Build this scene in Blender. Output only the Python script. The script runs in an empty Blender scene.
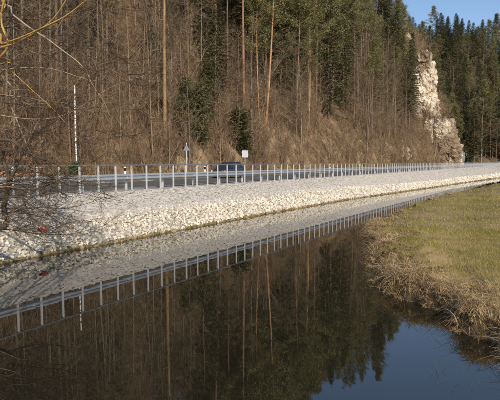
import bpy, math, random
import numpy as np
from mathutils import Vector, Matrix, noise as mnoise

# ------------------------------------------------------------------ camera, sky, sun, exposure
SC = bpy.context.scene
COL = SC.collection
R = math.radians
F, HOR, CAMZ = 490.0, 162.0, 3.3          # focal length in photo pixels, horizon row, eye height over the water
PITCH = math.atan((200 - HOR) / F)
cam_d = bpy.data.cameras.new('camera')
cam = bpy.data.objects.new('camera', cam_d)
COL.objects.link(cam)
cam.location = (0, 0, CAMZ)
cam.rotation_euler = (math.pi / 2 - PITCH, 0, 0)
cam_d.sensor_width = 36
cam_d.lens = 36 * F / 500
cam_d.clip_start = 0.1
cam_d.clip_end = 6000
SC.camera = cam

SUN_EL, SUN_AZ = R(33), R(165)            # azimuth clockwise from +Y (the view direction); the sun is behind the camera, to its right
world = bpy.data.worlds.new('World')
SC.world = world
world.use_nodes = True
wn = world.node_tree.nodes
bg = wn['Background']
sky = wn.new('ShaderNodeTexSky')
sky.sky_type = 'NISHITA'
sky.sun_disc = False
sky.sun_elevation = SUN_EL
sky.sun_rotation = SUN_AZ
sky.air_density = 1.0
sky.dust_density = 0.6
sky.ozone_density = 2.6
world.node_tree.links.new(sky.outputs[0], bg.inputs[0])
bg.inputs[1].default_value = 0.15
sun_d = bpy.data.lights.new('sun', 'SUN')
sun_d.energy = 4.7
sun_d.angle = R(0.53)
sun_d.color = (1.0, 0.85, 0.66)
sun = bpy.data.objects.new('sun', sun_d)
COL.objects.link(sun)
sdir = Vector((math.sin(SUN_AZ) * math.cos(SUN_EL), math.cos(SUN_AZ) * math.cos(SUN_EL), math.sin(SUN_EL)))
sun.rotation_euler = sdir.to_track_quat('Z', 'Y').to_euler()
sun.location = (20, -30, 40)
SC.view_settings.view_transform = 'Standard'
SC.view_settings.look = 'None'
SC.view_settings.exposure = 0.0
SC.view_settings.gamma = 1.0
SC.view_settings.use_curve_mapping = False
SC.render.engine = 'CYCLES'
SC.cycles.max_bounces = 5
SC.cycles.diffuse_bounces = 2
SC.cycles.glossy_bounces = 3
SC.cycles.transmission_bounces = 3

# ------------------------------------------------------------------ coordinates
A = math.atan(0.62)                       # the road runs this far to the right of the view direction
DV = np.array([math.sin(A), math.cos(A)])
NV = np.array([-math.cos(A), math.sin(A)])
ORG = np.array([0.0, 32.3])
ROADZ = 1.95

def W(s, t):
    """road coordinates (s along, t away from the river) -> world x, y"""
    return ORG[0] + s * DV[0] + t * NV[0], ORG[1] + s * DV[1] + t * NV[1]

def ST(x, y):
    return (x - ORG[0]) * DV[0] + (y - ORG[1]) * DV[1], (x - ORG[0]) * NV[0] + (y - ORG[1]) * NV[1]

def ray(px, py):
    a = (px - 250) / F
    b = -(py - 200) / F
    return np.array([a, math.cos(PITCH) + b * math.sin(PITCH), -math.sin(PITCH) + b * math.cos(PITCH)])

def pix(px, py, z=0.0):
    """the point at height z seen at a photo pixel"""
    d = ray(px, py)
    k = (z - CAMZ) / d[2]
    return np.array([0, 0, CAMZ]) + d * k

def pixd(px, py, Y):
    d = ray(px, py)
    return np.array([0, 0, CAMZ]) + d * (Y / d[1])

def sstep(a, b, x):
    x = np.clip((np.asarray(x, float) - a) / (b - a), 0, 1)
    return x * x * (3 - 2 * x)

def vnoise(x, y, seed=0):
    """cheap vectorised value noise"""
    x = np.asarray(x, float); y = np.asarray(y, float)
    xi = np.floor(x).astype(np.int64); yi = np.floor(y).astype(np.int64)
    fx = x - xi; fy = y - yi
    fx = fx * fx * (3 - 2 * fx); fy = fy * fy * (3 - 2 * fy)
    def h(a, b):
        n = (a * 374761393 + b * 668265263 + seed * 1442695041) & 0x7fffffff
        n = ((n ^ (n >> 13)) * 1274126177) & 0x7fffffff
        return ((n ^ (n >> 16)) & 0xffff) / 65535.0
    return (h(xi, yi) * (1 - fx) * (1 - fy) + h(xi + 1, yi) * fx * (1 - fy) + h(xi, yi + 1) * (1 - fx) * fy + h(xi + 1, yi + 1) * fx * fy)

def fbm(x, y, seed=0, oct=4):
    v = 0; a = 0.5
    for i in range(oct):
        v = v + a * vnoise(x * 2 ** i, y * 2 ** i, seed + i)
        a *= 0.5
    return v

T0 = 11.0                                 # foot of the wooded hill
def hill_z(x, y):
    s, t = ST(x, y)
    tau = np.maximum(t - T0, 0)
    m = 0.85 + 0.6 * sstep(-20, 90, s)
    h1 = m * tau + 1.3 * sstep(0, 2.5, tau)
    cap = 64 + 0.03 * tau
    h1 = cap * (1 - np.exp(-(h1 / cap) ** 1.0 * (1 + 0.35 * np.minimum(h1 / cap, 1.5))))
    h2 = 37 * sstep(0, 12, tau) + 14 * sstep(8, 26, tau)
    c = sstep(112, 146, s)
    e = 1 - sstep(152, 178, s + 0.15 * tau)
    n = (fbm(x / 9, y / 9, 3) - 0.5) * 5 * sstep(0.5, 8, tau) + (fbm(x / 1.7, y / 1.7, 9) - 0.5) * (1.1 + 1.5 * sstep(5, 30, s) * (1 - sstep(3, 8, tau))) * sstep(0, 1.2, tau)
    return ROADZ - 0.02 + ((1 - c) * h1 + c * h2 + n) * e

def far_z(x, y):
    y0 = 205 + 0.05 * (x - 80)
    h = 0.645 * np.clip(y - y0, 0, 118) + (fbm(x / 25, y / 25, 21) - 0.5) * 9 * sstep(0, 25, y - y0)
    return 1.2 + h

def hit_hill(px, py, y0=24, y1=240):
    """first point of the wooded hill seen at a photo pixel"""
    d = ray(px, py)
    ys = np.linspace(y0, y1, 2400)
    P = d[None, :] * (ys / d[1])[:, None] + np.array([0, 0, CAMZ])
    s, t = ST(P[:, 0], P[:, 1])
    z = hill_z(P[:, 0], P[:, 1])
    k = np.nonzero((z > P[:, 2]) & (t > T0 - 0.5))[0]
    if len(k) == 0:
        return None
    p = P[k[0]]
    return np.array([p[0], p[1], z[k[0]]])

# ------------------------------------------------------------------ mesh helpers
class MB:
    """collects vertices and faces of one mesh"""
    def __init__(self):
        self.v = []; self.f = {3: [], 4: []}; self.m = {3: [], 4: []}; self.n = 0
    def add(self, V, Fc, mi=0):
        V = np.asarray(V, float).reshape(-1, 3); Fc = np.asarray(Fc, int)
        if len(Fc) == 0:
            return
        k = Fc.shape[1]
        self.v.append(V); self.f[k].append(Fc + self.n)
        self.m[k].append(np.full(len(Fc), mi, int)); self.n += len(V)
    def arrays(self):
        V = np.concatenate(self.v)
        return V, {k: (np.concatenate(self.f[k]) if self.f[k] else np.zeros((0, k), int)) for k in (3, 4)}
    def merge(self, arr, M=None, off=(0, 0, 0), mi=0):
        V, fs = arr
        if M is not None:
            V = V @ np.asarray(M).T
        V = V + np.asarray(off)
        self.v.append(V)
        for k in (3, 4):
            if len(fs[k]):
                self.f[k].append(fs[k] + self.n); self.m[k].append(np.full(len(fs[k]), mi, int))
        self.n += len(V)
    def box(self, c, size, rz=0, mi=0):
        sx, sy, sz = np.array(size) / 2
        V = np.array([[x, y, z] for x in (-sx, sx) for y in (-sy, sy) for z in (-sz, sz)])
        ca, sa = math.cos(rz), math.sin(rz)
        V = V @ np.array([[ca, sa, 0], [-sa, ca, 0], [0, 0, 1]]) + np.array(c)
        self.add(V, [[0, 1, 3, 2], [4, 6, 7, 5], [0, 4, 5, 1], [2, 3, 7, 6], [0, 2, 6, 4], [1, 5, 7, 3]], mi)
    def tube(self, P, rad, sides=5, mi=0, cap=False):
        P = np.asarray(P, float); n = len(P)
        rad = np.broadcast_to(np.asarray(rad, float), (n,))
        T = np.gradient(P, axis=0)
        T /= np.linalg.norm(T, axis=1)[:, None] + 1e-9
        up = np.array([0, 0, 1.0]) if abs(T[:, 2]).mean() < 0.8 else np.array([1.0, 0.13, 0])
        U = np.cross(T, up); U /= np.linalg.norm(U, axis=1)[:, None] + 1e-9
        B = np.cross(T, U)
        a = np.arange(sides) * 2 * math.pi / sides
        V = P[:, None, :] + rad[:, None, None] * (np.cos(a)[None, :, None] * U[:, None, :] + np.sin(a)[None, :, None] * B[:, None, :])
        i = np.arange(n - 1)[:, None] * sides; j = np.arange(sides)[None, :]; j2 = (j + 1) % sides
        Q = np.stack([i + j, i + j2, i + sides + j2, i + sides + j], -1).reshape(-1, 4)
        self.add(V.reshape(-1, 3), Q, mi)
        if cap:
            for row, c, flip in ((0, P[0], 1), (n - 1, P[-1], 0)):
                ring = V[row]
                VV = np.vstack([ring, c[None]])
                tri = [[k, (k + 1) % sides, sides] if flip else [(k + 1) % sides, k, sides] for k in range(sides)]
                self.add(VV, tri, mi)
    def spikes(self, B, T, r, mi=0):
        """thin three-sided twigs from B to T"""
        B = np.asarray(B, float); T = np.asarray(T, float); n = len(B)
        if n == 0: return
        r = np.broadcast_to(np.asarray(r, float), (n,))
        D = T - B; D = D / (np.linalg.norm(D, axis=1)[:, None] + 1e-9)
        up = np.where(np.abs(D[:, 2:3]) < 0.9, np.array([[0, 0, 1.0]]), np.array([[1.0, 0, 0]]))
        U = np.cross(D, up); U /= np.linalg.norm(U, axis=1)[:, None] + 1e-9
        Vv = np.cross(D, U)
        V = np.zeros((n, 4, 3))
        for k in range(3):
            a = k * 2.0944
            V[:, k] = B + r[:, None] * (math.cos(a) * U + math.sin(a) * Vv)
        V[:, 3] = T
        i = np.arange(n)[:, None] * 4
        Fc = np.concatenate([i + np.array([[0, 1, 3]]), i + np.array([[1, 2, 3]]), i + np.array([[2, 0, 3]])])
        self.add(V.reshape(-1, 3), Fc, mi)
    def blades(self, B, T, w, side, mi=0):
        """single triangles, base width w along side"""
        B = np.asarray(B, float); T = np.asarray(T, float); n = len(B)
        if n == 0: return
        w = np.broadcast_to(np.asarray(w, float), (n,))[:, None]
        V = np.stack([B - side * w / 2, B + side * w / 2, T], 1)
        self.add(V.reshape(-1, 3), np.arange(3 * n).reshape(-1, 3), mi)
    def leafs(self, B, T, w, side, mi=0):
        """diamond-shaped faces (needle sprays)"""
        B = np.asarray(B, float); T = np.asarray(T, float); n = len(B)
        if n == 0: return
        w = np.broadcast_to(np.asarray(w, float), (n,))[:, None]
        C = B * 0.55 + T * 0.45
        V = np.stack([B, C - side * w / 2, T, C + side * w / 2], 1)
        self.add(V.reshape(-1, 3), np.arange(4 * n).reshape(-1, 4), mi)
    def mesh(self, name, mats, smooth=False):
        me = bpy.data.meshes.new(name)
        V = np.concatenate(self.v)
        me.vertices.add(len(V)); me.vertices.foreach_set('co', V.astype(np.float32).ravel())
        parts = []; tot = []; mi = []
        for k in (3, 4):
            if self.f[k]:
                Fk = np.concatenate(self.f[k]); parts.append(Fk.ravel()); tot.append(np.full(len(Fk), k)); mi.append(np.concatenate(self.m[k]))
        L = np.concatenate(parts); tot = np.concatenate(tot); mi = np.concatenate(mi)
        me.loops.add(len(L)); me.loops.foreach_set('vertex_index', L.astype(np.int32))
        me.polygons.add(len(tot))
        st = np.concatenate([[0], np.cumsum(tot)[:-1]])
        me.polygons.foreach_set('loop_start', st.astype(np.int32))
        me.polygons.foreach_set('material_index', mi.astype(np.int32))
        me.polygons.foreach_set('use_smooth', np.full(len(tot), bool(smooth)))
        for m in (mats if isinstance(mats, (list, tuple)) else [mats]):
            me.materials.append(m)
        me.update(calc_edges=True)
        me.validate()
        return me
    def build(self, name, mats, parent=None, smooth=False):
        return link(name, self.mesh(name, mats, smooth), parent)

def link(name, me, parent=None, loc=None, rot=None, sc=None):
    o = bpy.data.objects.new(name, me)
    COL.objects.link(o)
    if parent is not None: o.parent = parent
    if loc is not None: o.location = loc
    if rot is not None: o.rotation_euler = rot
    if sc is not None: o.scale = sc
    return o

def tag(o, label=None, cat=None, group=None, kind=None):
    if label: o['label'] = label
    if cat: o['category'] = cat
    if group: o['group'] = group
    if kind: o['kind'] = kind
    return o

def empty(name, loc, rz=0, sc=1.0):
    o = bpy.data.objects.new(name, None)
    COL.objects.link(o); o.location = loc; o.rotation_euler = (0, 0, rz); o.scale = (sc, sc, sc)
    o.empty_display_size = 0.2
    return o

# ------------------------------------------------------------------ materials
def material(name, cols, scale=3.0, rough=0.85, bump=0.0, bscale=None, rand=None, ramp=None, metallic=0.0, coord='Object', detail=5.0, hue=0.0, transl=0.0, stretch=None, spec=0.3, mottling=None):
    """noise between colours; rand 'island' / 'object' shifts every piece or every copy of a thing"""
    m = bpy.data.materials.new(name); m.use_nodes = True
    nt = m.node_tree; N = nt.nodes; L = nt.links
    p = N['Principled BSDF']; out = N['Material Output']
    p.inputs['Roughness'].default_value = rough
    p.inputs['Metallic'].default_value = metallic
    p.inputs['Specular IOR Level'].default_value = spec
    tc = N.new('ShaderNodeTexCoord'); src = tc.outputs[coord]
    if coord == 'World':
        pass
    if stretch:
        mp = N.new('ShaderNodeMapping'); mp.inputs['Scale'].default_value = stretch
        L.new(src, mp.inputs[0]); src = mp.outputs[0]
    nz = N.new('ShaderNodeTexNoise'); nz.inputs['Scale'].default_value = scale; nz.inputs['Detail'].default_value = detail
    nz.inputs['Roughness'].default_value = 0.62
    L.new(src, nz.inputs['Vector'])
    fac = nz.outputs['Fac']
    if rand:
        if rand == 'island':
            g = N.new('ShaderNodeNewGeometry'); rv = g.outputs['Random Per Island']
        else:
            g = N.new('ShaderNodeObjectInfo'); rv = g.outputs['Random']
        mx = N.new('ShaderNodeMath'); mx.operation = 'MULTIPLY_ADD'
        mx.inputs[1].default_value = 0.6; L.new(rv, mx.inputs[0])
        ms = N.new('ShaderNodeMath'); ms.operation = 'MULTIPLY_ADD'
        L.new(fac, ms.inputs[0]); ms.inputs[1].default_value = 0.8; ms.inputs[2].default_value = -0.2
        L.new(ms.outputs[0], mx.inputs[2]); fac = mx.outputs[0]
    rp = N.new('ShaderNodeValToRGB'); e = rp.color_ramp.elements
    pos = ramp or list(np.linspace(0.28, 0.72, len(cols)))
    while len(e) < len(cols): e.new(0.5)
    for i, c in enumerate(cols):
        e[i].position = float(pos[i]); e[i].color = (*c, 1)
    L.new(fac, rp.inputs[0])
    colr = rp.outputs[0]
    if mottling:
        msc, mc, lo, hi = mottling
        n2 = N.new('ShaderNodeTexNoise'); n2.inputs['Scale'].default_value = msc; n2.inputs['Detail'].default_value = 4
        L.new(src, n2.inputs['Vector'])
        mr = N.new('ShaderNodeMapRange'); mr.inputs[1].default_value = lo; mr.inputs[2].default_value = hi
        L.new(n2.outputs['Fac'], mr.inputs[0])
        mm = N.new('ShaderNodeMix'); mm.data_type = 'RGBA'
        L.new(mr.outputs[0], mm.inputs[0]); L.new(colr, mm.inputs[6]); mm.inputs[7].default_value = (*mc, 1)
        colr = mm.outputs[2]
    if hue:
        oi = N.new('ShaderNodeObjectInfo')
        hs = N.new('ShaderNodeHueSaturation')
        for inp, k, seed in (('Hue', hue * 0.05, 7.13), ('Value', hue, 3.71)):
            fr = N.new('ShaderNodeMath'); fr.operation = 'MULTIPLY'; fr.inputs[1].default_value = seed; L.new(oi.outputs['Random'], fr.inputs[0])
            f2 = N.new('ShaderNodeMath'); f2.operation = 'FRACT'; L.new(fr.outputs[0], f2.inputs[0])
            f3 = N.new('ShaderNodeMath'); f3.operation = 'MULTIPLY_ADD'; f3.inputs[1].default_value = k
            f3.inputs[2].default_value = (0.5 if inp == 'Hue' else 1.0) - k / 2
            L.new(f2.outputs[0], f3.inputs[0]); L.new(f3.outputs[0], hs.inputs[inp])
        L.new(colr, hs.inputs['Color']); colr = hs.outputs[0]
    L.new(colr, p.inputs['Base Color'])
    if bump:
        bn = N.new('ShaderNodeTexNoise'); bn.inputs['Scale'].default_value = bscale or scale * 3; bn.inputs['Detail'].default_value = 6
        L.new(src, bn.inputs['Vector'])
        b = N.new('ShaderNodeBump'); b.inputs['Strength'].default_value = min(bump, 1.0); b.inputs['Distance'].default_value = 0.05 * max(1, bump)
        L.new(bn.outputs['Fac'], b.inputs['Height']); L.new(b.outputs[0], p.inputs['Normal'])
    if transl:
        tr = N.new('ShaderNodeBsdfTranslucent'); L.new(colr, tr.inputs['Color'])
        mix = N.new('ShaderNodeMixShader'); mix.inputs[0].default_value = transl
        L.new(p.outputs[0], mix.inputs[1]); L.new(tr.outputs[0], mix.inputs[2]); L.new(mix.outputs[0], out.inputs['Surface'])
    return m

M = {}
M['litter'] = material('leaf_litter', [(.08, .052, .03), (.17, .11, .062), (.27, .185, .11)], 0.55, bump=1.0, bscale=4, mottling=(0.09, (.10, .085, .04), .5, .7))
M['cutbank'] = material('tan_cut_slope', [(.14, .095, .055), (.30, .215, .13), (.44, .34, .22)], 0.7, bump=1.0, bscale=3.5, detail=9, mottling=(.25, (.15, .10, .06), .5, .62))
M['far_floor'] = material('far_forest_floor', [(.06, .045, .028), (.12, .085, .05), (.18, .13, .085)], 0.2)
M['verge'] = material('verge_grass', [(.13, .10, .05), (.22, .17, .09), (.16, .15, .06)], 1.3, bump=.8, bscale=9)
M['asphalt'] = material('asphalt', [(.07, .07, .072), (.10, .10, .10), (.13, .128, .125)], 1.1, rough=.8, bump=.4, bscale=60, stretch=(1, 1, 1))
M['paint'] = material('road_paint', [(.5, .5, .48), (.68, .68, .66)], 4, rough=.6)
M['gravel'] = material('gravel', [(.26, .25, .235), (.38, .36, .33), (.50, .47, .43)], 9, bump=1.0, bscale=22, mottling=(0.7, (.30, .27, .23), .5, .75))
M['bank_fill'] = material('bank_fill', [(.16, .145, .11), (.28, .25, .20), (.38, .34, .27)], 3, bump=1.0, bscale=12)
M['stone'] = material('limestone', [(.36, .325, .265), (.56, .52, .44), (.68, .645, .57)], 3.0, rough=.9, bump=.7, bscale=16, rand='object', ramp=[.12, .42, .75])
M['stone_fill'] = material('limestone_fill', [(.36, .325, .265), (.56, .52, .44), (.68, .645, .57)], 2.5, rough=.9, bump=.6, bscale=16, rand='island', ramp=[.12, .42, .75])
M['gabion'] = material('gabion_stone', [(.34, .325, .305), (.45, .43, .405), (.54, .52, .49)], 4, rough=.9, rand='island', ramp=[.1, .45, .8])
M['stone_wet'] = material('waterline_stone', [(.12, .085, .03), (.22, .16, .065), (.34, .27, .15)], 3, rough=.6, rand='island')
M['wet'] = material('wet_mud', [(.07, .05, .02), (.14, .10, .035), (.20, .15, .05)], 2.2, rough=.6, bump=.8, bscale=12)
M['galv'] = material('galvanised_steel', [(.52, .53, .54), (.64, .65, .66)], 5, rough=.5, metallic=.25, spec=.5)
M['handrail'] = material('grey_steel', [(.16, .17, .19), (.23, .24, .26)], 4, rough=.5, metallic=.4)
M['guard'] = material('guardrail_steel', [(.30, .33, .37), (.40, .43, .47)], 2, rough=.5, metallic=.4)
M['plastic_white'] = material('white_plastic', [(.72, .72, .72), (.8, .8, .8)], 3, rough=.5)
M['plastic_black'] = material('black_plastic', [(.02, .02, .02), (.035, .035, .035)], 3, rough=.5)
M['dull_pine_bark'] = material('dull_pine_bark', [(.10, .07, .05), (.19, .13, .09), (.28, .20, .145)], 2.0, bump=.8, bscale=9, stretch=(1, 1, .35), hue=.6)
M['pine_bark'] = material('pine_bark', [(.17, .10, .05), (.36, .215, .11), (.46, .31, .19)], 2.0, bump=.8, bscale=9, stretch=(1, 1, .35), hue=.5)
M['spruce_bark'] = material('spruce_bark', [(.09, .065, .05), (.17, .125, .095), (.24, .19, .15)], 2.0, bump=.7, bscale=9, stretch=(1, 1, .35), hue=.5)
M['beech_bark'] = material('grey_brown_bark', [(.10, .08, .055), (.19, .15, .105), (.28, .235, .175)], 1.6, bump=.4, bscale=8, hue=.6)
M['pale_bark'] = material('pale_bark', [(.12, .088, .055), (.21, .155, .10), (.31, .24, .165)], 2.2, bump=.4, stretch=(1, 1, .5), hue=.3)
M['twig'] = material('brown_twigs', [(.105, .074, .045), (.20, .145, .088), (.30, .23, .15)], .5, rand='island', hue=.5)
M['brush'] = material('reddish_brush', [(.125, .086, .05), (.25, .175, .104), (.37, .275, .175)], .5, rand='island', hue=.4)
M['pine_needle'] = material('pine_needles', [(.09, .09, .032), (.175, .168, .065), (.28, .255, .115)], .8, rand='island', hue=.35, transl=.2, rough=.6)
M['spruce_needle'] = material('spruce_needles', [(.042, .05, .021), (.092, .10, .042), (.165, .165, .075)], .8, rand='island', hue=.4, transl=.15, rough=.6)
M['grass'] = material('meadow_grass', [(.15, .145, .03), (.30, .27, .07), (.52, .43, .16)], 0.35, rand='island', transl=.3, rough=.7, ramp=[.2, .5, .85], mottling=(.3, (.46, .36, .16), .50, .72))
M['soil'] = material('meadow_soil', [(.10, .09, .03), (.18, .15, .055), (.29, .22, .10)], 0.5, bump=1.0, bscale=10, mottling=(.3, (.26, .19, .10), .47, .66))
M['straw'] = material('dead_grass', [(.21, .14, .07), (.45, .325, .17), (.68, .52, .31)], 1.5, rand='island', transl=.25, rough=.7)
M['rock'] = material('crag_limestone', [(.17, .13, .09), (.38, .31, .235), (.60, .53, .43), (.70, .64, .54)], .30, bump=1.0, bscale=2.2, detail=13, ramp=[.30, .41, .50, .66], stretch=(1, 1, .6), mottling=(.16, (.21, .155, .105), .48, .60))
M['outcrop'] = material('outcrop_rock', [(.17, .115, .07), (.34, .25, .16), (.50, .40, .28)], .4, bump=1.0, bscale=3, detail=8)
M['willow'] = material('willow_bark', [(.16, .11, .06), (.25, .19, .12), (.34, .28, .20)], 5, bump=.3, rand='island')
M['willow_twig'] = material('willow_twigs', [(.035, .026, .017), (.085, .06, .038), (.19, .135, .08)], 5, rand='island', ramp=[.15, .5, .9])
M['willow_sunlit'] = material('sunlit_bark', [(.30, .16, .045), (.45, .27, .08), (.55, .36, .13)], 6, bump=.3)  # bark tinted gold to stand in for sunlight on these limbs
M['willow_dark'] = material('dark_bark', [(.035, .028, .022), (.08, .062, .046), (.13, .10, .08)], 4, bump=.6)
M['log_end'] = material('cut_wood', [(.26, .12, .055), (.42, .21, .10), (.52, .30, .16)], 9, rand='object')
M['log_bark'] = material('debarked_log', [(.22, .10, .05), (.45, .22, .11), (.58, .32, .18)], 2.5, bump=.8, stretch=(.4, 2, 2))
M['red'] = material('red_cloth', [(.28, .02, .018), (.40, .035, .03)], 8, rough=.7)
M['sign_back'] = material('sign_back_metal', [(.16, .175, .20), (.22, .24, .27)], 3, rough=.55, metallic=.2)
M['sign_pale'] = material('pale_sign_face', [(.40, .43, .46), (.48, .51, .54)], 3, rough=.5)
M['sign_dull'] = material('dull_green_grey', [(.13, .17, .17), (.18, .22, .22)], 2, rough=.6)
M['car_blue'] = material('dark_blue_paint', [(.02, .028, .05), (.026, .036, .062)], 1, rough=.25, spec=.6)
M['car_white'] = material('white_paint', [(.72, .73, .74), (.76, .77, .78)], 1, rough=.3, spec=.5)
M['glass'] = material('car_glass', [(.02, .025, .03), (.03, .035, .04)], 1, rough=.05, spec=.8)
M['tyre'] = material('tyre_rubber', [(.02, .02, .02), (.03, .03, .03)], 6, rough=.9)
M['rim'] = material('wheel_rim', [(.4, .41, .42), (.5, .51, .52)], 3, rough=.35, metallic=.7)
M['lamp'] = material('headlamp_glass', [(.75, .76, .78), (.85, .86, .88)], 3, rough=.1, spec=.8)
M['tail'] = material('tail_lamp', [(.4, .02, .02), (.5, .03, .03)], 3, rough=.2)

def water_material():
    m = bpy.data.materials.new('river_water'); m.use_nodes = True
    N = m.node_tree.nodes; L = m.node_tree.links; p = N['Principled BSDF']
    p.inputs['Base Color'].default_value = (.014, .0135, .008, 1)
    p.inputs['Roughness'].default_value = 0.012
    p.inputs['IOR'].default_value = 2.05
    p.inputs['Specular IOR Level'].default_value = 0.5
    tc = N.new('ShaderNodeTexCoord')
    mp = N.new('ShaderNodeMapping'); mp.inputs['Scale'].default_value = (1, 1.6, 1); L.new(tc.outputs['Object'], mp.inputs[0])
    n1 = N.new('ShaderNodeTexNoise'); n1.inputs['Scale'].default_value = 0.9; n1.inputs['Detail'].default_value = 3
    L.new(mp.outputs[0], n1.inputs['Vector'])
    n2 = N.new('ShaderNodeTexNoise'); n2.inputs['Scale'].default_value = 0.16; n2.inputs['Detail'].default_value = 2
    L.new(tc.outputs['Object'], n2.inputs['Vector'])
    mu = N.new('ShaderNodeMath'); mu.operation = 'MULTIPLY'; L.new(n1.outputs['Fac'], mu.inputs[0]); L.new(n2.outputs['Fac'], mu.inputs[1])
    b = N.new('ShaderNodeBump'); b.inputs['Strength'].default_value = 0.05; b.inputs['Distance'].default_value = 0.05
    L.new(mu.outputs[0], b.inputs['Height']); L.new(b.outputs[0], p.inputs['Normal'])
    return m
M['water'] = water_material()

# ------------------------------------------------------------------ the setting: ground, water, hill, road
def grid(xs, ys, zf):
    X, Y = np.meshgrid(xs, ys, indexing='ij')
    Z = zf(X, Y)
    nx, ny = X.shape
    V = np.stack([X, Y, Z], -1).reshape(-1, 3)
    i = np.arange(nx - 1)[:, None] * ny; j = np.arange(ny - 1)[None, :]
    Q = np.stack([i + j, i + ny + j, i + ny + j + 1, i + j + 1], -1).reshape(-1, 4)
    return V, Q

def st_grid(ss, ts, zf):
    S, T = np.meshgrid(ss, ts, indexing='ij')
    X, Y = W(S, T)
    Z = zf(S, T, X, Y)
    nx, ny = S.shape
    V = np.stack([X, Y, Z], -1).reshape(-1, 3)
    i = np.arange(nx - 1)[:, None] * ny; j = np.arange(ny - 1)[None, :]
    Q = np.stack([i + j, i + j + 1, i + ny + j + 1, i + ny + j], -1).reshape(-1, 4)
    return V, Q[:, ::-1]

b = MB(); b.add(*grid(np.linspace(-3000, 3000, 13), np.linspace(-3000, 3000, 13), lambda x, y: x * 0 - 1.6))
tag(b.build('ground', M['far_floor']), kind='structure')
b = MB(); b.add(*grid(np.linspace(-70, 190, 27), np.linspace(-60, 215, 28), lambda x, y: x * 0))
tag(b.build('river_water', M['water']), kind='structure')

# wooded hill
b = MB()
ts = np.concatenate([np.linspace(T0 - .6, T0 + 14, 60), np.linspace(T0 + 14.8, T0 + 120, 80)])
V, Q = st_grid(np.linspace(-75, 190, 330), ts, lambda s, t, x, y: hill_z(x, y))
qc = V[Q].mean(1); qs, qt = ST(qc[:, 0], qc[:, 1])
cut = (qs > 4) & (qt - T0 < 1.2 + 5.5 * fbm(qs / 7, qt / 5, 61) * sstep(4, 25, qs)) & (qs < 150)
b.add(V, Q[~cut], 0); b.add(V, Q[cut], 1)
hill = tag(b.build('wooded_hill_ground', [M['litter'], M['cutbank']], smooth=True), kind='structure')
b = MB(); b.add(*grid(np.linspace(-40, 420, 90), np.linspace(190, 470, 70), far_z))
tag(b.build('far_hill_ground', M['far_floor'], smooth=True), kind='structure')

# far verge, road, near shoulder
b = MB()
b.add(*st_grid(np.linspace(-75, 200, 200), np.linspace(8.2, T0 + .2, 6), lambda s, t, x, y: ROADZ - .05 + .12 * fbm(x, y, 5) + .1 * sstep(9, 11, t)))
tag(b.build('verge', M['verge'], smooth=True), kind='structure')
b = MB(); b.add(*st_grid(np.linspace(-75, 200, 56), np.array([1.55, 5.0, 8.45]), lambda s, t, x, y: s * 0 + ROADZ - .01))
tag(b.build('road', M['asphalt']), kind='structure')
def marking(name, t0, segs):
    b = MB()
    for s0, s1 in segs:
        b.add(*st_grid(np.linspace(s0, s1, 3), np.array([t0, t0 + .12]), lambda s, t, x, y: s * 0 + ROADZ - .006))
    tag(b.build(name, M['paint']), kind='structure')
marking('road_edge_marking', 1.95, [(-75, 200)])
marking('road_edge_marking', 7.95, [(-75, 200)])
marking('road_centre_marking', 4.95, [(s, s + 3) for s in range(-72, 195, 9)])

# river bank below the railing: profile from the shoulder down into the water
WE_S = [-60, -25, -18, -8, 0, 14, 27, 55, 90, 140, 190]
WE_T = [-2.8, -2.0, -1.8, -1.62, -1.5, -1.68, -2.75, -4.7, -7.5, -10, -13]
def edge_t(s): return np.interp(s, WE_S, WE_T)
def riptop(s):                            # t, z of the riprap's upper edge
    et = edge_t(s); far = sstep(15, 90, s)
    far = sstep(8, 35, s)
    return np.minimum(-.58, et + .95), .96 - .28 * far
def bank_z(s, t):
    et = edge_t(s); rt, rz = riptop(s)
    z = np.where(t > -.22, ROADZ - .02, 0.0)
    up = ROADZ - .02 + (rz - ROADZ + .02) * np.clip((-.22 - t) / (-.22 - rt), 0, 1) ** .9
    lo = rz * np.clip((t - et) / (rt - et), -1.6, 1)
    return np.where(t > -.22, z, np.where(t > rt, up, lo))
ss = np.concatenate([np.linspace(-60, 40, 180), np.linspace(41, 195, 120)])
V = []
prof = []
for s in ss:
    et = float(edge_t(s)); rt, rz = riptop(s); rt = float(rt)
    tt = [1.6, .8, .2, -.1, -.22, (-.22 + rt) / 2, rt + .02, rt - .05, (rt + et) / 2, et, et - .6, et - 1.6]
    for t in tt:
        x, y = W(s, t); V.append((x, y, float(bank_z(s, t)) + (0.04 * (random.random() - .5) if t < -.2 else 0)))
K = len(tt)
b = MB()
V = np.array(V); i = np.arange(len(ss) - 1)[:, None] * K
for k in range(K - 1):
    Q = np.concatenate([i + k, i + k + 1, i + K + k + 1, i + K + k], 1)
    b.add(V, Q, 0 if k < 4 else (0 if k < 7 else (1 if k < 9 else 2)))
bank = tag(b.build('embankment', [M['gravel'], M['bank_fill'], M['wet']]), kind='structure')

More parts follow.
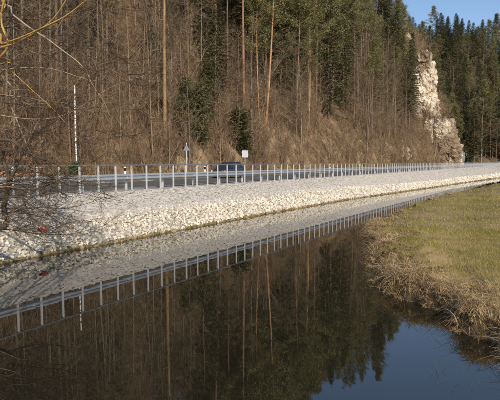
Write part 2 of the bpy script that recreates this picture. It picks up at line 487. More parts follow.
# ------------------------------------------------------------------ stones of the bank
rng = np.random.default_rng(7)
random.seed(7)
def stone_arrays(seed, flat=.8):
    import bmesh
    r = np.random.default_rng(seed)
    P = r.normal(size=(13, 3)); P /= np.linalg.norm(P, axis=1)[:, None]
    P *= r.uniform(.8, 1.1, (13, 1)); P *= np.array([1.1, r.uniform(.75, 1.0), flat * r.uniform(.75, 1.05)])
    bm = bmesh.new()
    for p in P: bm.verts.new(p)
    bmesh.ops.convex_hull(bm, input=bm.verts)
    bm.verts.ensure_lookup_table()
    loose = [v for v in bm.verts if not v.link_faces]
    bmesh.ops.delete(bm, geom=loose, context='VERTS')
    bmesh.ops.triangulate(bm, faces=bm.faces); bmesh.ops.recalc_face_normals(bm, faces=bm.faces)
    bm.verts.index_update()
    V = np.array([v.co[:] for v in bm.verts]); Fc = np.array([[v.index for v in f.verts] for f in bm.faces]); bm.free()
    return V, {3: Fc, 4: np.zeros((0, 4), int)}
STONES = [stone_arrays(i) for i in range(18)]
STONE_ME = []
for V, fs in STONES:
    b = MB(); b.merge((V, fs)); STONE_ME.append(b.mesh('stone', M['stone']))

def rot_m(r):
    q = r.normal(size=4); q /= np.linalg.norm(q); w, x, y, z = q
    return np.array([[1 - 2 * (y * y + z * z), 2 * (x * y - z * w), 2 * (x * z + y * w)], [2 * (x * y + z * w), 1 - 2 * (x * x + z * z), 2 * (y * z - x * w)], [2 * (x * z - y * w), 2 * (y * z + x * w), 1 - 2 * (x * x + y * y)]])

cand = []
s = -27.0
while s < 165:
    size = .092 if s < 25 else .092 + (s - 25) * .0019
    et = float(edge_t(s)); rt, rz = riptop(s); rt = float(rt); rz = float(rz)
    L = math.hypot(rt - et, rz) + .25
    nrow = int(L / (size * 1.25)) + 1
    for k in range(nrow):
        u = (k + rng.uniform(-.3, .3)) / max(nrow - 1, 1)
        t = rt + (et - .12 - rt) * u + .05
        sz = size * rng.choice([.6, .8, 1.0, 1.15, 1.4], p=[.22, .25, .25, .18, .1])
        s2 = s + rng.uniform(-.12, .12)
        z = float(bank_z(s2, t)) + sz * .28
        x, y = W(s2, t)
        cand.append((x, y, z, sz, rng.uniform(0, 6.3)))
    s += size * 1.28
cand = np.array(cand)
vis = cand[:, 3] / cand[:, 1]
uu = cand[:, 0] / cand[:, 1] * F + 250
vis[(uu < 8) | (uu > 490)] = 0
vis[cand[:, 2] < .14] = 0
order = np.argsort(-vis)
big = set(order[:290].tolist())
fill = MB(); wetf = MB()
proto_st = {}
for i, (x, y, z, sz, a) in enumerate(cand):
    k = i % len(STONES)
    if i in big:
        if k not in proto_st:
            o = link('stone', STONE_ME[k], bank); proto_st[k] = o
        else:
            o = proto_st[k].copy(); COL.objects.link(o); o.parent = bank
        o.location = (x, y, z); o.rotation_euler = (rng.uniform(-.6, .6), rng.uniform(-.6, .6), a); o.scale = (sz, sz, sz)
    else:
        (wetf if z < .05 + .05 * rng.random() else fill).merge(STONES[k], rot_m(rng) * sz, (x, y, z))
tag(fill.build('stone_fill', M['stone_fill'], bank), kind='stuff')
tag(wetf.build('waterline_stone_fill', M['stone_wet'], bank), kind='stuff')

# small flat stones of the grey wall courses under the railing
b = MB()
gw = MB()
s = -30.0
bxF = np.array([[0, 1, 3, 2], [4, 6, 7, 5], [0, 4, 5, 1], [2, 3, 7, 6], [0, 2, 6, 4], [1, 5, 7, 3]])
bxV = np.array([[x, y, z] for x in (-1, 1) for y in (-1, 1) for z in (-1, 1)], float)
smp = []
while s < 150:
    rt, rz = riptop(s); rt = float(rt); rz = float(rz)
    wd = .13 + max(0, s) * .002 + max(0, s - 45) * .004
    L = math.hypot(rt + .22, ROADZ - rz); nr = max(int(L / (.05 + max(0, s - 20) * .0022)), 4)
    for k in range(nr + 1):
        u = k / nr + rng.uniform(-.03, .03)
        t = -.22 + (rt + .22) * u
        x, y = W(s + rng.uniform(-.05, .05) + (.06 if k % 2 else 0), t)
        z = float(bank_z(s, t))
        sc = np.array([wd * rng.uniform(.4, .85), .055 + max(0, s - 20) * .001, .027 * rng.uniform(.75, 1.2)])
        v = bxV * (1 + rng.uniform(-.16, .10, (8, 3))) * sc
        ang = math.atan2(DV[1], DV[0]) + rng.normal(0, .12); ca, sa = math.cos(ang), math.sin(ang)
        v = v @ np.array([[ca, sa, 0], [-sa, ca, 0], [0, 0, 1]])
        gw.add(v + np.array([x, y, z + rng.uniform(-.012, .012)]), bxF)
    s += wd
wall = tag(gw.build('wall_stone', M['gabion'], bank), kind='stuff')

# ------------------------------------------------------------------ meadow
pts = []
for px, py, z in [(900, 420, 0), (640, 405, 0), (560, 386, 0), (520, 360, 0), (500, 345, 0), (480, 334, 0), (458, 326, 0), (443, 314, 0), (424, 305, 0), (402, 296, 0), (389, 286, 0), (381, 273, 0), (375, 259, 0), (371, 247, 0), (370, 237, 0), (375, 228, .1), (383, 220, .3), (397, 211.5, .42), (425, 200.5, .45), (450, 194, .45), (475, 188.5, .45), (500, 183.5, .45), (540, 178.5, .45), (600, 174.5, .45)]:
    pts.append(pix(px, py, z)[:2])
# round the corners
def catmull(P, n=6):
    P = np.array(P); out = []
    for i in range(len(P) - 1):
        p0 = P[max(i - 1, 0)]; p1 = P[i]; p2 = P[i + 1]; p3 = P[min(i + 2, len(P) - 1)]
        for k in range(n):
            u = k / n
            out.append(.5 * ((2 * p1) + (-p0 + p2) * u + (2 * p0 - 5 * p1 + 4 * p2 - p3) * u * u + (-p0 + 3 * p1 - 3 * p2 + p3) * u ** 3))
    out.append(P[-1])
    return np.array(out)
shore = catmull(pts, 9)
shore = shore + np.stack([fbm(shore[:, 0] * 1.5, shore[:, 1] * 1.5, 1) - .5, fbm(shore[:, 0] * 1.5, shore[:, 1] * 1.5, 2) - .5], 1) * 1.15
poly = np.vstack([shore, [[400, 175], [400, -40], [30, -40]]])
def sdist(x, y):
    """signed distance to the meadow's waterline, positive on land"""
    x = np.asarray(x, float); y = np.asarray(y, float)
    sh = x.shape; x = x.ravel(); y = y.ravel()
    d = np.full(x.shape, 1e9); inside = np.zeros(x.shape, bool)
    n = len(poly)
    for i in range(n):
        a = poly[i]; c = poly[(i + 1) % n]
        e = c - a; L2 = (e @ e) + 1e-12
        u = np.clip(((x - a[0]) * e[0] + (y - a[1]) * e[1]) / L2, 0, 1)
        d = np.minimum(d, (x - a[0] - u * e[0]) ** 2 + (y - a[1] - u * e[1]) ** 2)
        cond = ((a[1] > y) != (c[1] > y)) & (x < (c[0] - a[0]) * (y - a[1]) / (c[1] - a[1] + 1e-12) + a[0])
        inside ^= cond
    d = np.sqrt(d)
    return np.where(inside, d, -d).reshape(sh)
def meadow_z(x, y, d=None):
    if d is None: d = sdist(x, y)
    up = .46 * sstep(-.05, .22, d) + .14 * sstep(.2, 1.6, d) + .12 * sstep(3, 12, d)
    up = up + (fbm(np.asarray(x) * 1.9, np.asarray(y) * 1.9, 37) - .42) * .62 * sstep(.05, .5, d) * (1 - sstep(1.1, 2.6, d))
    up = up + (fbm(np.asarray(x) * .9, np.asarray(y) * .9, 31) - .5) * .22 * sstep(.1, .8, d)
    return np.where(d < 0, np.maximum(-1.5, d * 1.6), up - 0.02)
xs = np.concatenate([np.arange(1.5, 9, .16), np.arange(9, 30, .5), np.arange(30, 80, 2), np.arange(80, 401, 20)])
ys = np.concatenate([np.arange(-40, 5, 5), np.arange(5, 22, .16), np.arange(22, 45, .45), np.arange(45, 100, 1.5), np.arange(100, 176, 6)])
V, Q = grid(xs, ys, lambda x, y: x * 0)
d = sdist(V[:, 0], V[:, 1])
V[:, 2] = meadow_z(V[:, 0], V[:, 1], d)
keep = (d[Q] > -1.2).any(1)
b = MB(); edge = d[Q].mean(1) < .5
b.add(V, Q[keep & ~edge], 0); b.add(V, Q[keep & edge], 1)
M['shaded_mud'] = material('shaded_bank_mud', [(.03, .022, .013), (.07, .05, .028), (.12, .09, .05)], 2.5, bump=1.0, bscale=9)  # bank mud, its colour darkened to paint the shade of undercut holes
tag(b.build('meadow', [M['soil'], M['shaded_mud']], smooth=True), kind='structure')

def scatter(n, x0, x1, y0, y1, dmin, dmax, r):
    x = r.uniform(x0, x1, n); y = r.uniform(y0, y1, n)
    d = sdist(x, y); k = (d > dmin) & (d < dmax) & (np.abs(x / np.maximum(y, .1)) < .62)
    return x[k], y[k], d[k]
# short meadow grass
b = MB()
r = np.random.default_rng(11)
for n, x0, x1, y0, y1, hh, ww in [(110000, 3, 13, 7, 20, .085, .009), (56000, 5, 26, 18, 40, .10, .018), (42000, 15, 60, 38, 95, .12, .04)]:
    x, y, d = scatter(n, x0, x1, y0, y1, .05, 1e9, r)
    z = meadow_z(x, y, d)
    h = hh * r.uniform(.4, 1.3, len(x)) * (.6 + .9 * fbm(x * .7, y * .7, 44))
    a = r.uniform(0, 6.3, len(x)); lean = r.uniform(.2, 1.1, len(x))
    T = np.stack([x + np.cos(a) * lean * h, y + np.sin(a) * lean * h, z + h], 1)
    a2 = r.uniform(0, 6.3, len(x))
    b.blades(np.stack([x, y, z - .01], 1), T, ww * r.uniform(.6, 1.4, len(x)), np.stack([np.cos(a2), np.sin(a2), a2 * 0], 1))
tag(b.build('meadow_grass', M['grass']), kind='stuff')
tag(bpy.data.objects['meadow_grass'], 'short olive and straw coloured grass covering the meadow', 'grass')

# long dead grass drooping over the meadow's edge
def tussocks(name, spots, r, label):
    b = MB()
    for (x, y, z, size, nb, out) in spots:
        n = int(nb)
        a = r.uniform(0, 6.3, n)
        pref = math.atan2(out[1], out[0])
        a = np.where(r.random(n) < .42, pref + r.normal(0, .9, n), a)
        L = size * r.uniform(.45, 1.25, n); droop = r.uniform(.35, 1.25, n)
        bx = x + r.normal(0, .07 * size * 2, n); by = y + r.normal(0, .07 * size * 2, n)
        w = .0052 * r.uniform(.6, 1.7, n) * (1 + y / 25)
        P = []
        for u in (0, .33, .68, 1.0):
            rad = L * u * (.35 + .65 * u) * .75
            zz = z + L * (u * .85 - droop * u * u * .95)
            P.append(np.stack([bx + np.cos(a) * rad, by + np.sin(a) * rad, np.maximum(zz, -.05)], 1))
        sd = np.stack([-np.sin(a), np.cos(a), r.normal(0, .3, n)], 1)
        V = []
        for u, Pk in zip((1, .9, .6, .1), P):
            V.append(Pk - sd * (w * u / 2)[:, None]); V.append(Pk + sd * (w * u / 2)[:, None])
        V = np.stack(V, 1); i = np.arange(n)[:, None] * 8
        b.add(V.reshape(-1, 3), np.concatenate([i + np.array([[0, 1, 3, 2]]), i + np.array([[2, 3, 5, 4]]), i + np.array([[4, 5, 7, 6]])]))
    o = b.build(name, M['straw'])
    return tag(o, label, 'grass', kind='stuff')
spots = []; raw = []
seg = np.linalg.norm(np.diff(shore, axis=0), axis=1)
for i in range(len(shore) - 1):
    p, q = shore[i], shore[i + 1]
    mid = (p + q) / 2
    if abs(mid[0] / max(mid[1], .1)) > .66 or mid[1] < 5 or mid[1] > 110: continue
    e = (q - p) / (seg[i] + 1e-9); nrm = np.array([-e[1], e[0]])
    if sdist(np.array([mid[0] + nrm[0] * .3]), np.array([mid[1] + nrm[1] * .3]))[0] < 0: nrm = -nrm
    near = mid[1] < 24
    cnt = seg[i] * (80 if near else (9 if mid[1] < 50 else 3.0))
    for _ in range(int(cnt) + (r.random() < cnt % 1)):
        dd = abs(r.normal(.05, .52 if near else .4)) - .06
        if dd > 2.2: continue
        p2 = p + (q - p) * r.random() + nrm * dd
        raw.append((p2[0], p2[1], dd, near, r.choice([.22, .36, .5, .72], p=[.3, .35, .25, .1]), r.integers(12, 44), -nrm))
ra = np.array([q[:2] for q in raw]); rz_ = meadow_z(ra[:, 0], ra[:, 1]); rf_ = fbm(ra[:, 0] * 1.3, ra[:, 1] * 1.3, 88)
for q, z, f in zip(raw, rz_, rf_):
    k = .72 if not q[3] else (.42 if f < .38 + .1 * r.random() else 1)
    spots.append((q[0], q[1], max(z, 0) - .02, q[4] * k * (1 - .2 * q[2]), q[5], q[6]))
tussocks('dead_grass', spots, r, 'long straw coloured dead grass drooping over the edge of the meadow')

# ------------------------------------------------------------------ railing and crash barrier
def bar_along(mb, pts, prof, close=True):
    """sweep a (t, z) profile along s values"""
    V = []; n = len(prof)
    for s in pts:
        for (t, z) in prof:
            x, y = W(s, t); V.append((x, y, z))
    i = np.arange(len(pts) - 1)[:, None] * n
    rngk = range(n if close else n - 1)
    for k in rngk:
        k2 = (k + 1) % n
        mb.add(np.zeros((0, 3)), np.zeros((0, 4), int))
    Q = np.concatenate([np.concatenate([i + k, i + (k + 1) % n, i + n + (k + 1) % n, i + n + k], 1) for k in rngk])
    mb.add(V, Q)
S0, S1 = -27, 190
ROT = math.atan2(DV[1], DV[0])
railing = empty('railing', (*W(0, 0), ROADZ - .03))
tag(railing, 'long galvanised railing of upright posts along the top of the stone bank', 'railing')
inv = np.array([*W(0, 0), ROADZ - .03])
def local(mb):
    mb.v = [v - inv for v in mb.v]
    return mb
b = MB(); bar_along(b, np.linspace(S0 - .1, S1 + .1, 120), [(-.04, ROADZ + 1.185), (.04, ROADZ + 1.185), (.04, ROADZ + 1.235), (-.04, ROADZ + 1.235)])
local(b).build('handrail', M['handrail'], railing)
b = MB()
b.box((0, 0, .61), (.07, .05, 1.21), 0); b.box((0, 0, .04), (.16, .14, .025), 0)
post_me = b.mesh('post', M['galv'])
p0 = None
for s in range(S0, S1 + 1):
    x, y = W(s + .35, 0)
    if p0 is None:
        p0 = link('post', post_me, railing); o = p0
    else:
        o = p0.copy(); COL.objects.link(o); o.parent = railing
    o.location = (x - inv[0], y - inv[1], 0); o.rotation_euler = (0, 0, ROT + random.uniform(-.03, .03))

guard = empty('crash_barrier', (*W(0, 1.0), ROADZ - .02))
tag(guard, 'grey steel crash barrier between the road and the upright railing', 'crash barrier')
inv = np.array([*W(0, 1.0), ROADZ - .02])
b = MB()
zz = ROADZ + .44
bar_along(b, np.linspace(S0 - 8, S1, 140), [(.90, zz), (.85, zz + .05), (.85, zz + .09), (.90, zz + .14), (.90, zz + .18), (.85, zz + .23), (.85, zz + .27), (.90, zz + .32), (.904, zz + .318), (.856, zz + .268), (.856, zz + .232), (.906, zz + .182), (.906, zz + .138), (.856, zz + .088), (.856, zz + .052), (.904, zz + .002)])
local(b).build('beam', M['guard'], guard)
b = MB(); b.box((0, 0, .33), (.12, .055, .70), 0); b.box((0, .06, .58), (.08, .07, .14), 0)
gp = b.mesh('post', M['galv'])
g0 = None
for k, s in enumerate(np.arange(S0 - 7, S1, 2.66)):
    x, y = W(s, .99)
    if g0 is None:
        g0 = link('post', gp, guard); o = g0
    else:
        o = g0.copy(); COL.objects.link(o); o.parent = guard
    o.location = (x - inv[0], y - inv[1], 0); o.rotation_euler = (0, 0, ROT + math.pi)

# ------------------------------------------------------------------ tree prototypes
def unit(v):
    return v / (np.linalg.norm(v, axis=-1, keepdims=True) + 1e-9)

def trunk_path(h, r, wob=.25, lean=0.0, n=9):
    z = np.linspace(0, h, n)
    ph = r.uniform(0, 6.3, 2)
    la = r.uniform(0, 6.3)
    x = wob * np.sin(z / h * 3.1 + ph[0]) * z / h + lean * z * math.cos(la)
    y = wob * np.sin(z / h * 2.6 + ph[1]) * z / h + lean * z * math.sin(la)
    return np.stack([x, y, z], 1)

def along(P, u):
    f = u * (len(P) - 1); i = np.minimum(f.astype(int), len(P) - 2); w = (f - i)[:, None]
    return P[i] * (1 - w) + P[i + 1] * w

def bare_tree(seed, h, rad, first=.25, nb=26, fine=1.0, spread=.32):
    r = np.random.default_rng(seed)
    tb, cb = MB(), MB()
    P = trunk_path(h, r, .3, r.uniform(0, .03), 12); P[0, 2] -= .8
    tb.tube(P, rad * (1 - np.linspace(0, 1, 12) * .93), 6)
    for k in range(nb):
        u = first + (1 - first) * (k + r.random()) / nb
        B = along(P, np.array([u]))[0]
        az = r.uniform(0, 6.3); L = h * spread * (1.15 - .85 * u) * r.uniform(.6, 1.2)
        el = r.uniform(.25, .95)
        D = np.array([math.cos(az) * math.cos(el), math.sin(az) * math.cos(el), math.sin(el)])
        q = np.linspace(0, 1, 5)
        bend = r.normal(0, .12, 3) + np.array([0, 0, .18])
        BP = B + D * (L * q)[:, None] + bend * (L * q ** 2)[:, None]
        br = max(rad * .32 * (1.1 - u), .012)
        tb.tube(BP, br * (1 - q * .85), 4)
        n2 = int(8 * fine)
        uu = r.uniform(.2, 1, n2)
        S = along(BP, uu)
        dd = unit(np.tile(D, (n2, 1)) + r.normal(0, .6, (n2, 3)) + np.array([0, 0, .2]))
        LL = (L * .42 * r.uniform(.5, 1.1, n2))[:, None]
        E = S + dd * LL
        cb.spikes(S, E, br * .42 * r.uniform(.7, 1.2, n2))
        n3 = int(12 * fine)
        w = r.uniform(.2, 1, (n2, n3, 1))
        S3 = (S[:, None, :] * (1 - w) + E[:, None, :] * w).reshape(-1, 3)
        d3 = unit(np.repeat(dd, n3, 0) + r.normal(0, .65, (n2 * n3, 3)))
        E3 = S3 + d3 * (np.repeat(LL, n3, 0) * r.uniform(.25, .6, (n2 * n3, 1)))
        cb.blades(S3, E3, np.maximum(br * .4, .017) * r.uniform(.7, 1.2, n2 * n3), unit(np.cross(d3, r.normal(size=d3.shape))))
    return tb, cb

def pine_tree(seed, h, rad, crown=.42, dens=1.0):
    r = np.random.default_rng(seed)
    tb, cb = MB(), MB()
    P = trunk_path(h, r, .25, r.uniform(0, .02), 12); P[0, 2] -= .8
    tb.tube(P, rad * (1 - np.linspace(0, 1, 12) * .88), 7)
    for k in range(10):      # dead stubs
        u = r.uniform(min(.25, .5 * (1 - crown)), 1 - crown)
        B = along(P, np.array([u]))[0]; az = r.uniform(0, 6.3); L = r.uniform(.5, 1.8)
        E = B + np.array([math.cos(az) * L, math.sin(az) * L, r.uniform(-.2, .3)])
        tb.spikes([B], [E], .03)
    nb = int(34 * dens)
    for k in range(nb):
        u = 1 - crown + crown * ((k + r.random()) / nb)
        v = (u - 1 + crown) / crown
        B = along(P, np.array([min(u, .995)]))[0]
        az = k * 2.4 + r.uniform(-.5, .5)
        L = (1.0 + 2.3 * math.sin(min(1, v * 1.1 + .18) * math.pi) ** .8) * r.uniform(.55, 1.15) * h / 24
        el = r.uniform(-.1, .35) + .6 * v
        D = np.array([math.cos(az) * math.cos(el), math.sin(az) * math.cos(el), math.sin(el)])
        q = np.linspace(0, 1, 4)
        BP = B + D * (L * q)[:, None] + np.array([0, 0, .2]) * (L * q ** 2)[:, None]
        tb.tube(BP, max(.05 * L / 3, .02) * (1 - q * .8), 3)
        nc = int(6 * dens) + 1
        C = along(BP, r.uniform(.4, 1.02, nc).clip(0, 1)) + r.normal(0, .22, (nc, 3))
        nn = 34
        dr = unit(r.normal(0, 1, (nc * nn, 3)) + np.array([0, 0, .35]))
        c = np.repeat(C, nn, 0) + r.normal(0, .22, (nc * nn, 3))
        ln = r.uniform(.18, .42, (nc * nn, 1))
        cb.leafs(c, c + dr * ln, r.uniform(.05, .11, nc * nn), unit(np.cross(dr, r.normal(size=(nc * nn, 3)))))
    return tb, cb

def spruce_tree(seed, h, rad, low=.12, width=.17, dens=1.0):
    r = np.random.default_rng(seed)
    tb, cb = MB(), MB()
    P = trunk_path(h, r, .1, r.uniform(0, .012), 8); P[0, 2] -= .8
    tb.tube(P, rad * (1 - np.linspace(0, 1, 8) * .93), 6)
    n = int(h * 11 * dens) + 25
    for k in range(n):
        v = ((k + r.random()) / n) ** .85
        u = low + (1 - low) * v
        B = along(P, np.array([min(u, .999)]))[0]
        az = k * 2.399 + r.uniform(-.4, .4)
        L = h * width * (1 - v) ** .8 * r.uniform(.6, 1.15) + .18
        q = np.linspace(0, 1, 5)
        rise = .30 * v; sag = .35 * (1 - v) + .08
        X = np.stack([np.cos(az) * L * q, np.sin(az) * L * q, L * (rise * q - sag * q ** 1.3 + .14 * q ** 3)], 1) + B
        tb.tube(X, max(.022 * L / 2, .01) * (1 - q * .85), 3)
        nn = int(14 + 15 * L)
        uq = r.uniform(.12, 1, nn)
        S = along(X, uq)
        side = np.array([-math.sin(az), math.cos(az), 0]); fw = np.array([math.cos(az), math.sin(az), 0])
        sg = r.choice([-1, 1], nn)[:, None]
        dr = unit(side * sg * r.uniform(.4, 1.1, (nn, 1)) + fw * r.uniform(.3, 1.0, (nn, 1)) + np.array([0, 0, -1]) * r.uniform(.0, .75, (nn, 1)))
        ln = (.22 + .36 * L * .3 * (1 - uq * .5))[:, None] * r.uniform(.6, 1.3, (nn, 1))
        nrm = unit(np.array([0, 0, 1.0]) + r.normal(0, .6, (nn, 3)))
        cb.leafs(S, S + dr * ln, r.uniform(.07, .15, nn), unit(np.cross(dr, nrm)))
    tip = P[-1]
    cb.leafs(tip[None] - [[0, 0, .3]], tip[None] + [[0, 0, .45]], .1, np.array([[1.0, 0, 0]]))
    return tb, cb

def shrub(seed, h, n=9, tw=7, tt=5, sp=.5):
    r = np.random.default_rng(seed)
    cb = MB()
    for k in range(n):
        az = r.uniform(0, 6.3); ln = h * r.uniform(.55, 1.1); lean = abs(r.normal(0, sp))
        q = np.linspace(0, 1, 4)
        B = np.array([r.normal(0, .12 * h / 2), r.normal(0, .12 * h / 2), -.15])
        D = np.array([math.cos(az) * lean, math.sin(az) * lean, 1.0]); D /= np.linalg.norm(D)
        P = B + D * (ln * q)[:, None] + np.array([math.cos(az), math.sin(az), -.4]) * (.22 * ln * lean * q ** 2)[:, None]
        r0 = .006 * h + .004
        cb.tube(P, r0 * (1 - .8 * q), 3)
        uu = r.uniform(.15, 1, tw); S = along(P, uu)
        dd = unit(np.tile(D, (tw, 1)) + r.normal(0, .5, (tw, 3)))
        LL = (ln * .38 * r.uniform(.4, 1.1, tw))[:, None]; E = S + dd * LL
        cb.spikes(S, E, r0 * .5)
        w = r.uniform(.15, 1, (tw, tt, 1))
        S3 = (S[:, None, :] * (1 - w) + E[:, None, :] * w).reshape(-1, 3)
        d3 = unit(np.repeat(dd, tt, 0) + r.normal(0, .6, (tw * tt, 3)))
        cb.blades(S3, S3 + d3 * np.repeat(LL, tt, 0) * r.uniform(.3, .65, (tw * tt, 1)), r0 * .75, unit(np.cross(d3, r.normal(size=d3.shape))))
    return cb

PRO = {}
def proto(kind, gens, tm, cm):
    PRO[kind] = [(t.mesh('trunk', tm, True), c.mesh('crown', cm)) for t, c in gens]
proto('pine', [pine_tree(100 + i, h, rd, c) for i, (h, rd, c) in enumerate([(25, .19, .42), (23, .15, .48), (27, .2, .4), (20, .13, .55)])], M['dull_pine_bark'], M['pine_needle'])
PRO['red_pine'] = []
for (t_me, c_me) in PRO['pine']:
    t2 = t_me.copy(); t2.materials[0] = M['pine_bark']; PRO['red_pine'].append((t2, c_me))
proto('spruce', [spruce_tree(200 + i, h, rd, lo, w) for i, (h, rd, lo, w) in enumerate([(23, .2, .16, .15), (20, .18, .10, .16), (26, .22, .3, .13), (17, .16, .06, .18)])], M['spruce_bark'], M['spruce_needle'])
proto('small_spruce', [spruce_tree(300 + i, h, rd, .03, .30) for i, (h, rd) in enumerate([(6, .08), (4.2, .06)])], M['spruce_bark'], M['spruce_needle'])
M['young_needle'] = material('young_pine_needles', [(.03, .036, .013), (.07, .072, .026), (.125, .118, .046)], .8, rand='island', transl=.15, rough=.6)
proto('young_pine', [pine_tree(350 + i, h, .06, .90, .85) for i, h in enumerate([6.5, 5])], M['dull_pine_bark'], M['young_needle'])
proto('bush_spruce', [spruce_tree(370, 5.2, .07, .02, .42, 1.9)], M['spruce_bark'], M['spruce_needle'])
proto('bare', [bare_tree(400 + i, h, rd, f, nb) for i, (h, rd, f, nb) in enumerate([(20, .16, .22, 30), (17, .12, .18, 28), (22, .19, .3, 32), (15, .10, .15, 26), (18, .13, .35, 24)])], M['beech_bark'], M['twig'])
proto('slim', [bare_tree(500 + i, h, rd, f, nb, .8, .17) for i, (h, rd, f, nb) in enumerate([(14, .075, .15, 22), (11, .06, .12, 20), (16, .085, .3, 20)])], M['pale_bark'], M['twig'])
NAMES = {'young_pine': 'pine_tree', 'bush_spruce': 'spruce_tree', 'red_pine': 'pine_tree', 'pine': 'pine_tree', 'spruce': 'spruce_tree', 'small_spruce': 'spruce_tree', 'bare': 'bare_tree', 'slim': 'slender_bare_tree'}
KINDTXT = {'pine': ('pine with long bare trunk', 'pine trees on the near wooded hill'), 'spruce': ('dark green spruce', 'spruce trees on the near wooded hill'), 'bare': ('leafless tree with fine twigs', 'leafless trees on the near wooded hill'), 'slim': ('slender pale-stemmed leafless tree', 'slender leafless trees on the near wooded hill')}
def wood_label(kind, px, tau):
    row = 'at the wood edge' if tau < 5 else ('part way up' if tau < 18 else 'high up')
    zone = next(z for lim, z in ((57, 'above the log pile'), (120, 'near the white pole'), (186, 'left of the triangular sign'), (245, 'between the two road signs'), (320, 'right of the square sign'), (400, 'left of the crag'), (999, 'beside the crag')) if px < lim)
    return KINDTXT[kind][0] + ' ' + row + ' ' + zone, KINDTXT[kind][1]
protos = {}
def plant(kind, var, loc, rz, sc, label, group=None, cat='tree', tilt=(0, 0), name=None):
    root = empty(name or NAMES[kind], loc, rz, sc)
    root.rotation_euler = (tilt[0], tilt[1], rz)
    tag(root, label, cat, group)
    for nm, me in zip(('trunk', 'crown'), PRO[kind][var % len(PRO[kind])]):
        link(nm, me, root)
    return root

# trees that can be told apart in the photograph
occupied = []; keypx = []
def key(px, py, kind, var, sc, label, tilt=(0, 0), rz=0, group=None):
    p = hit_hill(px, py)
    occupied.append((p[0], p[1])); keypx.append((px, p[1], 5.5 if kind == 'young_pine' else 3.2 if 'pine' in kind else (11 if kind == 'spruce' else (9 if 'spruce' in kind else 0))))
    return plant(kind, var, (p[0], p[1], p[2] - .1), rz, sc, label, tilt=tilt, group=group)
key(165, 150, 'red_pine', 0, 1.0, 'tall straight pine trunk rising alone left of the triangular sign')
key(244, 112, 'red_pine', 2, 1.0, 'tall straight orange pine trunk directly above the dark conifer bush')
key(266, 124, 'red_pine', 1, 1.1, 'tall pine with orange trunk leaning right, right of the dark conifer bush', tilt=(0, .085))
key(259, 116, 'red_pine', 3, .95, 'shorter pine leaning right between two taller orange pines', tilt=(0, .06), rz=2)
key(309, 126, 'red_pine', 3, 1.0, 'pine with pale reddish trunk standing above the tan cut slope')
key(314, 132, 'slim', 1, .62, 'pale bare broken stem just right of the pale reddish pine')
key(240, 154, 'young_pine', 1, .9, 'rounded dark green conifer bush behind the pale square sign').scale.xy = (1.75, 1.75)
key(328, 116, 'spruce', 3, 1.25, 'big dark green spruce hanging over the middle of the brown slope')
key(343, 112, 'spruce', 1, 1.05, 'dark spruce just right of the big dark green spruce')
key(199, 146, 'young_pine', 1, 1.1, 'small dull green young pine among brush right of the triangular sign', rz=1)
key(183, 143, 'young_pine', 0, .9, 'young dull green pine directly above the triangular sign', rz=3)
key(207, 126, 'young_pine', 0, 1.0, 'young pine up the slope between the two tall pines', rz=4)

# the mixed wood
r = np.random.default_rng(5)
count = dict(pine=0, spruce=0, bare=0, slim=0)
def mix_at(px, tau, s):
    """share of the kinds over the picture: leafless at the foot and left, conifers higher and right"""
    g = sstep(130, 300, px) * sstep(2, 13, tau)
    lf = 1 - sstep(60, 150, px)
    return dict(pine=.12 + .42 * g, spruce=.05 + .30 * g + .05 * lf, bare=.48 * (1 - .25 * g), slim=.38 * (1 - .6 * g))
tau = .8
while tau < 84:
    step = 2.25 if tau < 8 else (3.0 if tau < 25 else 4.8)
    s = -42 + r.uniform(0, step)
    while s < 168:
        ss_ = s + r.normal(0, step * .3); tt = T0 + tau + r.normal(0, step * .3)
        x, y = W(ss_, max(tt, T0 + .4))
        s += step * (1.0 if ss_ < 60 else 1.15)
        if y < 12: continue
        px = x / y * F + 250
        z = float(hill_z(np.array(x), np.array(y)))
        py = HOR - (z - CAMZ) / y * F
        if px < -40 or px > 470 or py < (-75 if 130 < px < 400 and y > 50 else -5): continue
        if py < -5 and r.random() < .35: continue
        if any(abs(px - kx) < pn and y < ky + 1 for kx, ky, pn in keypx): continue
        if any((x - a) ** 2 + (y - c) ** 2 < 3 for a, c in occupied): continue
        # leave the crag and the cut slope open
        if px > 411 and tau < 9: continue
        if px > 268 and tau < 3.2 and r.random() < .8: continue
        mixd = mix_at(px, tau, ss_)
        ks = list(mixd); pv = np.array([mixd[k] for k in ks])
        if tau < 4: pv = pv * np.array([.35, .1, 1, 1.3])
        kind = ks[r.choice(4, p=pv / pv.sum())]
        if r.random() < .12: continue
        if count[kind] >= 290: continue
        count[kind] += 1
        sc = r.uniform(.78, 1.12)
        if kind == 'bare' and tau < 5: sc *= .7
        if px > 392 and HOR - (z + 23 * sc - CAMZ) / y * F < (px - 394) * 2.4: continue
        plant(kind, int(r.integers(0, 9)), (x, y, z - .1), r.uniform(0, 6.3), sc, *wood_label(kind, px, tau), tilt=(r.normal(0, .025), r.normal(0, .025)))
    tau += step * .9
print('wood', count)

